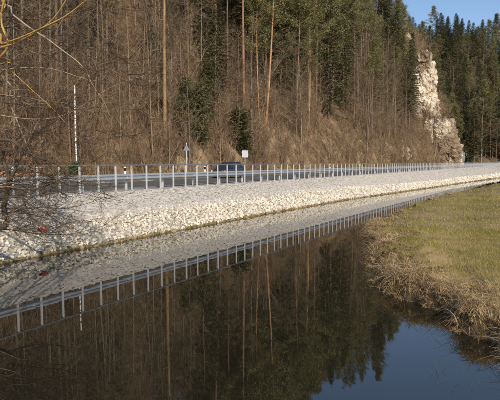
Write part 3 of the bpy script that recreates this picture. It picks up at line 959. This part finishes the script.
# trees on the crag and on the far hillside
def spot_tree(px, Y, kind, var, sc, label, group=None, zf=hill_z, rz=0):
    x = (px - 250) / F * Y
    z = float(zf(np.array(x), np.array(float(Y))))
    plant(kind, var, (x, Y, z - .3), rz, sc, label, group)
nfar = 0
for row, Y in enumerate([206.5, 210, 215, 224, 232, 241, 250, 260, 270, 280, 290, 300, 308, 315, 321]):
    px = 398 + r.uniform(0, 8)
    while px < 560:
        yy = Y + r.normal(0, 2)
        x = (px - 250) / F * yy
        hs, ht = ST(x, yy)
        if not (hill_z(np.array(x), np.array(yy)) > far_z(np.array(x), np.array(yy))):
            k = ['spruce', 'pine', 'bare'][r.choice(3, p=[.5, .2, .3] if Y < 285 else [.72, .2, .08])]
            where = ('at the foot of' if Y < 235 else ('part way up' if Y < 285 else 'on the skyline of')) + ' the far hillside ' + ('just right of the crag' if px < 445 else ('above the grey-green board' if px < 480 else 'near the right edge'))
            lab = {'spruce': ('dark spruce ' + where, 'spruces on the far hillside'), 'pine': ('olive pine ' + where, 'pines on the far hillside'), 'bare': ('grey leafless tree ' + where, 'leafless trees on the far hillside')}[k]
            plant(k, int(r.choice([1, 3, 0])) if k == 'spruce' else (int(r.choice([1, 3])) if k == 'pine' else int(r.integers(0, 9))), (x, yy, float(far_z(np.array(x), np.array(yy))) - .3), r.uniform(0, 6.3), r.uniform(.85, 1.2), *lab).scale.xy = (1.5, 1.5)
            nfar += 1
        px += r.uniform(5.5, 9) if Y < 216 else r.uniform(6.5, 11.5) if Y < 285 else r.uniform(4.5, 9)
print('far trees', nfar)

# ------------------------------------------------------------------ brush on the slopes
r = np.random.default_rng(17)
SHR = [shrub(600 + i, h, n, 7, 5, sp).arrays() for i, (h, n, sp) in enumerate([(2.6, 9, .45), (3.4, 9, .35), (1.9, 10, .6), (4.4, 7, .25), (2.2, 8, .5), (5.2, 6, .18)])]
def brush(name, n, srange, trange, mat, label, sel=None, scl=(.7, 1.2)):
    b = MB(); c = 0
    for _ in range(n):
        s = r.uniform(*srange); t = T0 + trange[0] + (trange[1] - trange[0]) * r.random() ** 1.5
        x, y = W(s, t)
        if y < 15: continue
        px = x / y * F + 250
        if px < -30 or px > 470: continue
        if any(pn > 5 and abs(px - kx) < pn * 1.2 and ky - 9 < y < ky + 1 and r.random() < .85 for kx, ky, pn in keypx): continue
        if px > 412 and name != 'crag_brush' and r.random() < .5: continue
        if fbm(x / 4, y / 4, 77) < .22: continue
        if px > 265 and t - T0 < 3.5 and r.random() < .62: continue
        z = float(hill_z(np.array(x), np.array(y)))
        a = r.uniform(0, 6.3); ca, sa = math.cos(a), math.sin(a); k = r.uniform(*scl)
        b.merge(SHR[r.integers(0, len(SHR))], np.array([[ca, -sa, 0], [sa, ca, 0], [0, 0, 1]]) * k, (x, y, z))
    o = b.build(name, mat)
    return tag(o, label, 'brush', kind='stuff')
brush('reddish_brush', 1900, (-40, 150), (.2, 11), M['brush'], 'dense reddish brown leafless brush along the foot of the wooded hill')
brush('brown_undergrowth', 1300, (-40, 150), (4, 40), M['twig'], 'brown leafless undergrowth between the trees of the wooded hill', scl=(.7, 1.4))

brush('crag_brush', 420, (100, 168), (0, 20), M['brush'], 'reddish brown leafless scrub growing round the pale crag', scl=(1.0, 1.7))

b = MB()
n = 130000
sv = r.uniform(-30, 140, n); tv = T0 + .1 + 9 * r.random(n) ** 1.6
x, y = W(sv, tv)
k = (y > 15) & (np.abs(x / y) < .6) & (fbm(x / 2.2, y / 2.2, 91) > .33)
x, y = x[k], y[k]; n = len(x); z = hill_z(x, y)
h = r.uniform(.15, .5, n) * (1 + y / 120); a = r.uniform(0, 6.3, n)
T = np.stack([x + np.cos(a) * h * .7, y + np.sin(a) * h * .7 - .1, z + h * r.uniform(.3, 1, n)], 1)
a2 = r.uniform(0, 6.3, n)
b.blades(np.stack([x, y, z - .03], 1), T, r.uniform(.015, .035, n) * (1 + y / 60), np.stack([np.cos(a2), np.sin(a2), a2 * 0], 1))
M['slope_straw'] = material('slope_straw', [(.13, .09, .05), (.25, .185, .11), (.40, .31, .19)], .6, rand='island', transl=.2)
tag(b.build('slope_grass', M['slope_straw']), 'dry tan grass on the foot of the wooded slope', 'grass', kind='stuff')

# ------------------------------------------------------------------ crag and outcrops
def rock_mesh(seed, size, sub, amp, mat, block=1.0):
    import bmesh
    bm = bmesh.new(); bmesh.ops.create_icosphere(bm, subdivisions=sub, radius=1)
    off = Vector((seed * 3.7, seed * 1.9, seed * 5.3))
    sx, sy, sz = size
    for v in bm.verts:
        p = v.co.copy()
        # box-like
        m = max(abs(p.x), abs(p.y), abs(p.z)); p = p.lerp(p / m, .55)
        q = Vector((p.x * sx, p.y * sy, p.z * sz))
        n1 = mnoise.noise(q * (.16 / block) + off)
        qq = Vector((q.x * .34, q.y * .34, q.z * .2)) / block + off + Vector((n1, n1, n1)) * .5
        dist, pp = mnoise.voronoi(qq)
        crack = min(dist[1] - dist[0], .10) / .10
        cr = math.sin(pp[0].x * 91.7 + pp[0].y * 37.3 + pp[0].z * 53.1)
        dist2, pp2 = mnoise.voronoi(Vector((qq.x, qq.y, qq.z * 1.6)) * 2.6)
        crack2 = min(dist2[1] - dist2[0], .12) / .12
        cr2 = math.sin(pp2[0].x * 71.7 + pp2[0].y * 57.3 + pp2[0].z * 23.1)
        n3 = mnoise.noise(q * (1.9 / block) + off); n4 = mnoise.noise(Vector((q.x * .3, q.y * .3, q.z * 1.9)) / block + off)
        d = amp * (.9 * n1 + .30 * cr + .13 * cr2 + .16 * (crack - 1) + .08 * (crack2 - 1) + .10 * n3 + .12 * n4)
        v.co = q + p.normalized() * d
    me = bpy.data.meshes.new('rock'); bm.to_mesh(me); bm.free()
    me.materials.append(mat)
    return me
crag = empty('rock_crag', (58.0, 166.0, 2.0))
tag(crag, 'tall pale limestone crag at the end of the wooded hill above the road', 'crag')
def crag_part(px0, px1, py0, py1, Y, depth, seed, amp, rz=.3, ry=0.0):
    px0 -= 5; px1 -= 5; Y -= 8
    c = pixd((px0 + px1) / 2, (py0 + py1) / 2, Y)
    w = (px1 - px0) / F * Y / 2; h = (py0 - py1) / F * Y / 2
    me = rock_mesh(seed, (w, depth, abs(h)), 6 if seed < 3 else 5, amp, M['rock'], 1.25)
    link('rock_face', me, crag, loc=Vector(c) - crag.location, rot=(0, ry, rz))
def crag_body(name, prof, Y, depth, seed, amp, nz_=110, na=110, nblk=26):
    """one continuous rock from left and right outline pixels (row, left, right)"""
    prof = np.array(prof, float); off = Vector((seed * 3.7, seed * 1.9, seed * 5.3))
    ys_ = np.linspace(prof[0, 0], prof[-1, 0], nz_)
    l = np.interp(ys_, prof[:, 0], prof[:, 1]); rr = np.interp(ys_, prof[:, 0], prof[:, 2])
    V = []
    c0 = np.array(crag.location)
    for k in range(nz_):
        pl_, pr = pixd(l[k], ys_[k], Y), pixd(rr[k], ys_[k], Y)
        c = (pl_ + pr) / 2; w = (pr[0] - pl_[0]) / 2
        f = min(1.0, .25 + k / 7)
        for q in range(na):
            a = 2 * math.pi * q / na
            ca, sa = math.cos(a), math.sin(a)
            n = (abs(ca) ** 3.2 + abs(sa) ** 3.2) ** (-1 / 3.2)
            P = Vector((c[0] + w * f * n * ca, c[1] + depth * f * n * sa, c[2]))
            u = Vector((P.x * .26, P.y * .26, P.z * .13)) + off
            n1 = mnoise.noise(P * .11 + off)
            dist, pp = mnoise.voronoi(u + Vector((n1, 0, n1)) * .6)
            cr = math.sin(pp[0].x * 91.7 + pp[0].y * 37.3 + pp[0].z * 53.1)
            dist2, pp2 = mnoise.voronoi(Vector((u.x, u.y, u.z * 2.0)) * 2.9)
            cr2 = math.sin(pp2[0].x * 71.7 + pp2[0].y * 57.3 + pp2[0].z * 23.1)
            crack = min(dist[1] - dist[0], .06) / .06; crack2 = min(dist2[1] - dist2[0], .07) / .07
            d = amp * (.7 * n1 + .34 * cr + .17 * cr2 + .22 * (crack - 1) + .10 * (crack2 - 1) + .16 * mnoise.noise(P * 1.1 + off) + .12 * mnoise.noise(Vector((P.x * .2, P.y * .2, P.z * 1.4)) + off))
            V.append((P.x + ca * d - c0[0], P.y + sa * d - c0[1], P.z + .25 * amp * cr2 * .5 - c0[2]))
    rj = np.random.default_rng(seed); V = np.array(V) + rj.normal(0, .05, (len(V), 3))
    b = MB()
    i = np.arange(nz_ - 1)[:, None] * na; jj = np.arange(na)[None, :]; j2 = (jj + 1) % na
    Q4 = np.stack([i + jj, i + na + jj, i + na + j2, i + j2], -1).reshape(-1, 4)
    b.add(V, np.vstack([Q4[:, [0, 1, 2]], Q4[:, [0, 2, 3]]]))
    for _ in range(nblk):
        k = rj.integers(2, nz_ - 1) * na + int(na * rj.uniform(.45, 1.05)) % na
        sz = rj.uniform(.4, 1.1)
        ang = rj.uniform(0, 6.3); ca, sa = math.cos(ang), math.sin(ang)
        b.merge(STONES[rj.integers(0, len(STONES))], np.array([[ca, -sa, 0], [sa, ca, 0], [0, 0, 1.5]]) * sz, V[k] + np.array([0, .35 * sz, 0]))
    top = np.array(V[:na]); b.add(np.vstack([top, top.mean(0)[None]]), [[k, (k + 1) % na, na] for k in range(na)])
    return b.build(name, M['rock'], crag)
crag_body('rock_face', [(52, 409, 426), (56, 407, 428), (68, 408, 428), (80, 406, 430), (92, 404, 434), (104, 404, 436), (117, 406, 437), (130, 412, 441), (168, 416, 448)], 153, 7, 2, 1.7)
crag_body('rock_block', [(117, 433, 447), (121, 431, 452), (134, 430, 453), (148, 432, 456), (168, 434, 458)], 149, 5, 6, 1.2, 70, 90, 16)
crag_body('rock_pinnacle', [(34, 402, 407), (40, 399, 409), (62, 398, 413), (80, 398, 416)], 164, 4, 9, 1.0, 50, 50, 6)
from mathutils.bvhtree import BVHTree
bpy.context.view_layer.update()
VV = []; FF = []
for o in crag.children:
    n0 = len(VV); mw = Matrix.Translation(crag.location) @ Matrix.LocRotScale(o.location, o.rotation_euler, None)
    VV += [mw @ v.co for v in o.data.vertices]; FF += [[n0 + k for k in p.vertices] for p in o.data.polygons]
tree_ = BVHTree.FromPolygons(VV, FF)
b = MB()
for k in range(110):
    if k < 45: px, py = r.normal(411, 2.5), r.uniform(50, 125)
    elif k < 85: px, py = r.normal(428, 6), r.uniform(114, 150)
    elif k < 97: px, py = r.uniform(436, 456), r.normal(121, 3)
    else: px, py = r.uniform(412, 430), r.normal(54, 4)
    hit = tree_.ray_cast(Vector((0, 0, CAMZ)), Vector(ray(px, py)).normalized())
    if hit[0] is None: continue
    a = r.uniform(0, 6.3); ca, sa = math.cos(a), math.sin(a); kk = r.uniform(.6, 1.3)
    b.merge(SHR[r.integers(0, len(SHR))], np.array([[ca, -sa, 0], [sa, ca, 0], [0, 0, 1]]) * kk, np.array(hit[0]))
tag(b.build('ledge_scrub', M['brush']), 'brown scrub rooted on the ledges of the pale crag', 'brush', kind='stuff')
# pale outcrops in the cut slope at the hill's foot
for i, (px, py, w, h, lab) in enumerate([(401, 150, 17, 12, 'broad pale tan outcrop at the slope foot left of the crag'), (386, 156, 10, 6, 'low tan outcrop beside the broad pale outcrop'), (363, 157.5, 11, 4, 'small tan rock hump in the cut slope'), (334, 158, 12, 3.5, 'long low tan rock in the cut slope below the dark spruces'), (299, 159, 11, 3.5, 'leftmost low tan rock hump in the cut slope')]):
    p = hit_hill(px, py)
    Y = p[1]
    rj = np.random.default_rng(50 + i); b = MB(); ww, hh = w / F * Y, h / F * Y
    for _ in range(16 if i else 34):
        u = rj.uniform(-1, 1); v = rj.uniform(-.9, .75) * (1 - .6 * u * u); sz = rj.uniform(.25, .6) * max(hh, 1.0)
        b.merge(STONES[rj.integers(0, len(STONES))], rot_m(rj) * sz * np.array([[1.3], [1.0], [.8]]), (u * ww, rj.uniform(-.3, .5) + abs(v) * .3 + v * .5, v * hh))
    o = b.build('rock_outcrop', M['outcrop']); o.location = (p[0], p[1] + .7, p[2] - .2); o.rotation_euler = (-.3, 0, .95)
    tag(o, lab, 'rock', 'outcrops in the cut slope')

# ------------------------------------------------------------------ car
def loft(mb, secs, mi=0, capends=True):
    """sections: lists of equally many (x, y, z)"""
    n = len(secs[0]); V = np.array(secs).reshape(-1, 3)
    i = np.arange(len(secs) - 1)[:, None] * n
    Q = np.concatenate([np.concatenate([i + k, i + (k + 1) % n, i + n + (k + 1) % n, i + n + k], 1) for k in range(n)])
    mb.add(V, Q, mi)
    if capends:
        for k, fl in ((0, 1), (len(secs) - 1, 0)):
            s = np.array(secs[k]); c = s.mean(0)
            VV = np.vstack([s, c[None]])
            mb.add(VV, [[j, (j + 1) % n, n] if fl else [(j + 1) % n, j, n] for j in range(n)], mi)
def ring(x, w, z0, z1, r=.18, crown=.0):
    """rounded rectangle section across the car at x"""
    pts = []
    hw = w / 2; h = z1 - z0; rr = min(r, h * .45)
    for cx, cz, a0 in ((hw - rr, z1 - rr, 0), (-hw + rr, z1 - rr, 90), (-hw + rr, z0 + rr, 180), (hw - rr, z0 + rr, 270)):
        for a in (0, 30, 60, 90):
            pts.append((x, cx + rr * math.cos(R(a0 + a)), cz + rr * math.sin(R(a0 + a))))
    return pts
def make_car(name, label, paint, loc, rz, L=3.75):
    car = empty(name, loc, rz, .93); tag(car, label, 'car')
    k = L / 4.0
    b = MB()
    # x runs from the rear (-) to the front (+)
    loft(b, [ring(-2.0 * k, 1.30, .38, .80), ring(-1.93 * k, 1.54, .30, .92), ring(-1.6 * k, 1.64, .24, .97), ring(-.6 * k, 1.68, .22, .95), ring(.5 * k, 1.68, .22, .94), ring(1.2 * k, 1.66, .23, .88), ring(1.7 * k, 1.58, .26, .78), ring(1.92 * k, 1.44, .30, .68), ring(2.0 * k, 1.2, .36, .60)])
    # roof shell
    loft(b, [ring(-1.80 * k, 1.22, .93, 1.0, .03), ring(-1.45 * k, 1.18, 1.34, 1.42, .035), ring(-.9 * k, 1.2, 1.40, 1.475, .035), ring(-.1 * k, 1.2, 1.40, 1.475, .035), ring(.32 * k, 1.16, 1.34, 1.42, .035)])
    for sy in (-1, 1):    # pillars
        b.tube([(.32 * k, sy * .56, 1.38), (1.02 * k, sy * .72, .90)], .035, 5)
        b.tube([(-.35 * k, sy * .585, 1.42), (-.38 * k, sy * .79, .93)], .045, 5)
        b.tube([(-1.42 * k, sy * .57, 1.38), (-1.62 * k, sy * .75, .93)], .075, 5)
    b.build('body', M[paint], car, True)
    # cabin glass
    def quad(nm, P, m):
        bb = MB(); P = np.array(P, float); n = np.cross(P[1] - P[0], P[2] - P[0]); n /= np.linalg.norm(n)
        V = np.vstack([P, P - n * .012]); bb.add(V, [[0, 1, 2, 3], [7, 6, 5, 4], [0, 4, 5, 1], [1, 5, 6, 2], [2, 6, 7, 3], [3, 7, 4, 0]])
        return bb.build(nm, M[m], car)
    quad('windscreen', [(1.0 * k, -.68, .90), (1.0 * k, .68, .90), (.34 * k, .53, 1.37), (.34 * k, -.53, 1.37)], 'glass')
    quad('rear_window', [(-1.70 * k, .66, .95), (-1.70 * k, -.66, .95), (-1.46 * k, -.52, 1.36), (-1.46 * k, .52, 1.36)], 'glass')
    for sy in (-1, 1):
        quad('side_window', [(.92 * k, sy * .75, .92), (-.35 * k, sy * .77, .93), (-.33 * k, sy * .57, 1.40), (.28 * k, sy * .56, 1.37)][::sy], 'glass')
        quad('side_window', [(-.40 * k, sy * .77, .93), (-1.56 * k, sy * .74, .95), (-1.40 * k, sy * .56, 1.36), (-.37 * k, sy * .57, 1.40)][::sy], 'glass')
        bb = MB(); loft(bb, [[(1.80 * k + dx, sy * .60 + dy, .60 + dz) for dx, dy, dz in zip((.10 * f, .04 * f, .0, .04 * f), (-.16 * f, .16 * f, .18 * f, -.16 * f), (-.07 * f, -.06 * f, .07 * f, .09 * f))] for f in (1.0, .8)])
        bb.v = [v + np.array([.06, 0, 0]) for v in bb.v]
        bb.build('headlight', M['lamp'], car)
        bb = MB(); bb.box((-1.955 * k, sy * .62, .74), (.05, .2, .2)); bb.build('tail_light', M['tail'], car)
        bb = MB(); bb.box((.72 * k, sy * .88, .96), (.10, .16, .11)); bb.build('wing_mirror', M[paint], car)
    bb = MB(); bb.box((1.955 * k, 0, .44), (.1, .9, .13)); bb.build('grille', M['plastic_black'], car)
    for sx in (-1.25, 1.25):
        for sy in (-1, 1):
            bb = MB(); a = np.linspace(0, 2 * math.pi, 21)
            P = np.stack([np.cos(a) * .245, a * 0, np.sin(a) * .245], 1); bb.tube(P, .07, 6)
            ty = bb.build('wheel', M['tyre'], car, True); ty.location = (sx * k, sy * .76, .315)
            bb = MB(); bb.tube([(0, -.06, 0), (0, .06, 0)], .19, 14, cap=True); bb.build('rim', M['rim'], ty)
    return car
cx, cy = W(-2.0, 0)
# far lane, coming towards the camera
p_s = None
def road_point(px, t):
    best = min(np.arange(-25, 150, .1), key=lambda s: abs(W(s, t)[0] / W(s, t)[1] * F + 250 - px))
    return best
s_car = road_point(228, 6.8)
make_car('car', 'dark blue hatchback driving behind the railing', 'car_blue', (*W(s_car, 6.8), ROADZ - .006), ROT + math.pi, 3.3)

# ------------------------------------------------------------------ signs, markers, pole
def verge_z(x, y): return ROADZ + .02
def at_verge(px, t):
    s = road_point(px, t); x, y = W(s, t); return x, y, ROADZ - .02
x, y, z = at_verge(186.5, 9.4)
k = y / F
sg = empty('road_sign', (x, y, z), .35); tag(sg, 'triangular road sign seen from the back on a tall thin post', 'sign')
topz = CAMZ + (HOR - 143) * k - z
b = MB(); b.tube([(0, 0, -.3), (0, 0, topz)], .038, 8, cap=True); b.build('post', M['galv'], sg, True)
b = MB(); c = topz - .45; hw = .29
tri = [(-hw, c - .2), (hw, c - .2), (0, c + .32)]
loft(b, [[(tx, -.05, tz) for tx, tz in tri], [(tx, -.035, tz) for tx, tz in tri]]); b.build('sign_plate', M['sign_back'], sg)
x, y, z = at_verge(245, 9.4); k = y / F
sg = empty('road_sign', (x, y, z), .3); tag(sg, 'pale square sign on a short post right of the dark blue car', 'sign')
zc = CAMZ + (HOR - 154) * k - z
b = MB(); b.tube([(0, 0, -.3), (0, 0, zc + .3)], .035, 8, cap=True); b.build('post', M['galv'], sg, True)
b = MB(); b.box((0, -.05, zc), (.62, .02, .70)); b.build('sign_plate', M['sign_pale'], sg)
x, y, z = at_verge(467.5, 9.2); k = y / F
sg = empty('road_sign', (x, y, z), .45); tag(sg, 'dull grey-green upright sign board at the foot of the crag', 'sign')
b = MB(); b.box((0, 0, 3.1), (1.9, .06, 2.9)); b.build('sign_plate', M['sign_dull'], sg)
for sx in (-.7, .7):
    b = MB(); b.tube([(sx, .07, -.3), (sx, .07, 4.4)], .05, 6, cap=True); b.build('post', M['galv'], sg)
b = MB(); b.box((0, 0, .36), (.12, .10, .78)); b.box((0, 0, .99), (.12, .10, .09)); dw = b.mesh('post', M['plastic_white'])
b = MB(); b.box((0, 0, .84), (.123, .103, .22)); db = b.mesh('black_band', M['plastic_black'])
for px, lab in ((125.5, 'white roadside marker post with black band left of the lone tall pine'), (205, 'white roadside marker post with black band left of the dark blue car'), (330, 'white roadside marker post with black band in front of the tan cut slope')):
    x, y, z = at_verge(px, 8.9)
    o = empty('marker_post', (x, y, z), ROT); tag(o, lab, 'marker post', 'roadside marker posts')
    link('post', dw, o); link('band', db, o)
# white pole at the wood's edge
x, y, z = at_verge(77, 10.6); k = y / F
o = empty('white_pole', (x, y, z)); tag(o, 'slim white banded pole at the edge of the wood on the left', 'pole')
h = CAMZ + (HOR - 87) * k - z
b = MB(); b.tube([(.05, 0, -.4), (0, 0, h * .5), (.03, 0, h)], [.055, .05, .045], 8, cap=True); b.build('pole', M['plastic_white'], o, True)
r = np.random.default_rng(3)
for i in range(14):
    zb = h * (.1 + .86 * i / 14) + r.uniform(-.1, .1)
    b = MB(); b.tube([(.02, 0, zb), (.02, 0, zb + r.uniform(.05, .16))], .06, 8); b.build('band', M['beech_bark'], o)
# small bright evergreen by the road
x, y, z = at_verge(74, 9.6)
t_, c_ = spruce_tree(901, 1.3, .03, .05, .3, 1.4)
o = empty('young_spruce', (x, y, z), 0); tag(o, 'tiny bright green young spruce beside the white pole', 'tree')
M['young_green'] = material('young_needles', [(.03, .08, .03), (.06, .15, .05)], 2, rand='island')
t_.build('trunk', M['spruce_bark'], o); c_.build('crown', M['young_green'], o)

# ------------------------------------------------------------------ stacked logs at the left
r = np.random.default_rng(23)
b = MB(); b.tube([(-2, 0, 0), (-.7, .012, .01), (.7, -.01, 0), (2, 0, 0)], [.15, .143, .138, .13], 10)
for xe, rr, fl in ((-2, .15, 1), (2, .13, 0)):
    rg = np.array([(xe, math.cos(a) * rr, math.sin(a) * rr) for a in np.arange(10) * .6283])
    b.add(np.vstack([rg, [[xe, 0, 0]]]), [[k, (k + 1) % 10, 10] if fl else [(k + 1) % 10, k, 10] for k in range(10)], 1)
log_me = b.mesh('log', [M['log_bark'], M['log_end']], True)
first = None
sM = road_point(14, 12.0)
LOGS = [(11.55, 0, 0, 0), (11.85, .25, 0, 1), (12.15, -.2, 0, 2), (12.45, .1, 0, 3), (11.72, -.35, 1, 4), (12.02, .3, 1, 5), (12.32, -.1, 1, 6), (11.9, .15, 2, 7), (12.75, .4, 0, 8)]
zl = float(hill_z(*[np.array(v) for v in W(sM, 11.55)]))
words = ['lowest debarked orange log nearest the road in the log pile', 'second lowest orange log of the pile behind the railing', 'third orange log in the bottom layer of the pile', 'fourth orange log in the bottom layer of the pile', 'front orange log of the middle layer of the pile', 'middle orange log of the middle layer of the pile', 'rear orange log of the middle layer of the pile', 'topmost orange log of the pile behind the railing', 'orange log lying apart uphill of the log pile']
for (t, ds, lay, k) in LOGS:
    x, y = W(sM + ds, t)
    z = max(float(hill_z(np.array(x), np.array(y))) + .08, zl + .08) + lay * .24
    o = link('log', log_me) if first is None else first.copy()
    if first is None: first = o
    else: COL.objects.link(o)
    o.location = (x, y, z); o.rotation_euler = (r.uniform(0, 6.3), 0, ROT + r.normal(0, .04)); o.scale = (r.uniform(.85, 1.05), 1, 1)
    tag(o, words[k], 'log', 'logs piled at the left edge of the wood')

# ------------------------------------------------------------------ red rag on the bank
p = pix(40, 226, 1.0)
sr, tr_ = ST(p[0], p[1])
tr_ = -1.15; sr = road_point(40, tr_); x, y = W(sr, tr_)
b = MB()
g = np.linspace(-1, 1, 9)
Vr, Qr = grid(g * .16, g * .075, lambda X, Y: .05 * np.sin(X * 21) * np.cos(Y * 30) + .04 * np.cos(X * 40 + Y * 25))
Vt = Vr + np.array([0, 0, .02])
b.add(Vr, Qr); b.add(Vt, Qr[:, ::-1])
o = b.build('red_rag', M['red'], None, True)
o.location = (x, y, float(bank_z(sr, tr_)) + .2); o.rotation_euler = (.6, .2, .25)
tag(o, 'crumpled red rag lying on the pale stones at the left', 'rag')

# ------------------------------------------------------------------ overhanging tree at the left edge
r = np.random.default_rng(41)
base = np.array([-9.6, 14.0, .9])
tree = empty('overhanging_tree', base); tag(tree, 'leafless overhanging tree with sunlit golden and grey branches at the left edge', 'tree')
tb = MB(); dk = MB(); gd = MB(); pl = MB(); tw = MB()
def P3(pts_): return np.array([pixd(*q) for q in pts_]) - base
def limb(mb, P, r0, r1, sides=5, ntw=0, tl=1.0, bias=(0, 0, 0), n3=4):
    P = catmull(P, 5)
    mb.tube(P, np.linspace(r0, r1, len(P)), sides)
    if ntw:
        u = r.uniform(.08, 1, ntw); S = along(P, u)
        T = unit(np.gradient(P, axis=0)); d0 = along(T, u)
        dd = unit(d0 + r.normal(0, .75, (ntw, 3)) + np.array(bias))
        LL = tl * r.uniform(.3, 1.1, (ntw, 1)); E = S + dd * LL
        Mi = (S + E) / 2 + r.normal(0, .06, (ntw, 3)) * tl
        tw.spikes(S, E, .007 * r.uniform(.6, 1.3, ntw))
        w = r.uniform(.2, 1, (ntw, n3, 1)); S3 = (S[:, None] * (1 - w) + E[:, None] * w).reshape(-1, 3)
        d3 = unit(np.repeat(dd, n3, 0) + r.normal(0, .7, (ntw * n3, 3)))
        tw.spikes(S3, S3 + d3 * np.repeat(LL, n3, 0) * r.uniform(.25, .6, (ntw * n3, 1)), .0045)
trunkP = np.array([[0, 0, -.5], [.15, 0, 1.2], [.1, .1, 2.6], [.3, .1, 4.4], [.5, 0, 6.2], [.6, .1, 8.0]])
tb.tube(catmull(trunkP, 4), np.linspace(.2, .07, 21), 8)
tp = lambda k: trunkP[k]
limb(gd, np.vstack([tp(2)[None], P3([(-12, 52, 10.5), (0, 48, 10), (18, 42, 9.6), (36, 32, 9.2), (52, 20, 9), (66, 0, 8.8), (80, -30, 8.6)])]), .024, .008, 6, 14, .5)
limb(gd, np.vstack([tp(2)[None], P3([(-10, 46, 10.5), (2, 44, 10), (22, 37, 9.4), (44, 27, 9), (64, 17, 8.8), (84, 2, 8.6), (100, -14, 8.4)])]), .022, .007, 6, 14, .5)
limb(gd, np.vstack([tp(3)[None], P3([(-4, 20, 11), (2, -2, 11), (3, -30, 11)])]), .03, .02, 6, 4, .4)
limb(gd, np.vstack([tp(3)[None], P3([(0, 58, 11), (1, 20, 10.8), (4, 0, 10.6), (5, -30, 10.5)])]), .035, .02, 6, 4, .4)
limb(pl, np.vstack([tp(4)[None], P3([(0, 6, 11.5), (13, 15, 11.2), (30, 28, 11), (46, 38, 10.8), (62, 50, 10.7), (78, 62, 10.6), (87, 73, 10.6), (92, 84, 10.5), (104, 102, 10.5), (112, 122, 10.5)])]), .026, .0015, 6, 40, .6, (.2, 0, -.2))
limb(pl, np.vstack([tp(2)[None], P3([(4, 70, 12), (16, 84, 12), (24, 105, 12), (29, 130, 12), (31, 152, 12.0), (40, 170, 12), (58, 182, 12)])]), .028, .003, 6, 40, .8, (.25, 0, -.1))
limb(pl, np.vstack([tp(2)[None], P3([(0, 84, 12.4), (10, 104, 12.4), (20, 128, 12.4), (28, 148, 12.3), (34, 160, 12.3)])]), .026, .008, 6, 30, .7, (.2, 0, 0))
limb(gd, np.vstack([tp(3)[None], P3([(0, 64, 11), (10, 70, 11), (32, 90, 11), (52, 108, 11), (70, 128, 11), (80, 140, 11)])]), .014, .0015, 5, 30, .6)
limb(dk, np.vstack([tp(1)[None], P3([(-4, 200, 12.6), (6, 190, 12.2), (14, 172, 12), (24, 150, 12), (38, 132, 12), (60, 118, 12)])]), .06, .015, 6, 40, .8, (.2, 0, .1))
limb(dk, np.vstack([tp(1)[None], P3([(-2, 228, 12.4), (4, 205, 12.2), (9, 180, 12.0), (3, 155, 12), (12, 130, 12)])]), .09, .03, 7, 30, .8)
limb(dk, np.vstack([tp(2)[None], P3([(0, 140, 11.5), (22, 150, 11.4), (40, 158, 11.4), (56, 164, 11.3), (70, 176, 11.3)])]), .05, .012, 6, 40, .8, (.2, 0, -.1))
for k in range(22):       # low spreading branches in front of the bank
    y0 = r.uniform(170, 250); x1 = r.uniform(40, 112); y1 = y0 + r.uniform(-28, 22) if y0 < 215 else r.uniform(205, 245)
    Yk = r.uniform(11.2, 13.2)
    limb(dk if k % 3 else pl, np.vstack([np.array([[.1, 0, r.uniform(.1, 1.6)]]), P3([(-10, y0, Yk), (x1 * .3, y0 + r.uniform(-14, 8), Yk), (x1 * .65, (y0 + y1) / 2 + r.uniform(-12, 10), Yk - .2), (x1, y1, Yk - .3)])]), .017, .005, 5, 26, .8, (.25, 0, .1), 5)
for k in range(18):       # finer branches across the wood behind
    y0 = r.uniform(20, 150); x1 = r.uniform(30, 150); y1 = y0 + r.uniform(-40, 60)
    limb([pl, dk][k % 2], np.vstack([tp(3)[None], P3([(-6, y0, 11.6), (x1 * .4, y0 + r.uniform(-8, 14), 11.4), (x1 * .75, (y0 + 2 * y1) / 3, 11.2), (x1, y1, 11)])]), .013, .004, 5, 30, .75, (.15, 0, -.1), 5)
tb.build('trunk', M['willow_dark'], tree, True)
gd.build('sunlit_branches', M['willow_sunlit'], tree, True)
pl.build('grey_branches', M['willow'], tree, True)
dk.build('dark_branches', M['willow_dark'], tree, True)
tw.build('twigs', M['willow_twig'], tree)

# dry stems standing in the water before the meadow
for px, py, hgt, lab in ((438, 372, .30, 'dry broken stems standing in the water where the sky is mirrored'), (466, 384, .22, 'lowest dry stems in the water below the meadow edge')):
    p = pix(px, py, 0)
    b = MB()
    for k in range(5):
        q = r.normal(0, .06, 2)
        b.spikes([[q[0], q[1], -.15]], [[q[0] + r.normal(0, .18), q[1] + r.normal(0, .1), hgt * r.uniform(.3, 1.0)]], .006)
    o = b.build('dry_stems', M['willow_dark']); o.location = (p[0], p[1], 0)
    tag(o, lab, 'reeds', 'dry stems in the water')
p = pix(406, 227, .55); pz = float(meadow_z(np.array([p[0]]), np.array([p[1]]))[0])
b = shrub(951, .6, 5, 3, 2, .15); o = b.build('dead_weed', M['willow_dark']); o.location = (p[0], p[1], pz)
tag(o, 'small dark dead weed standing alone in the meadow', 'plant')
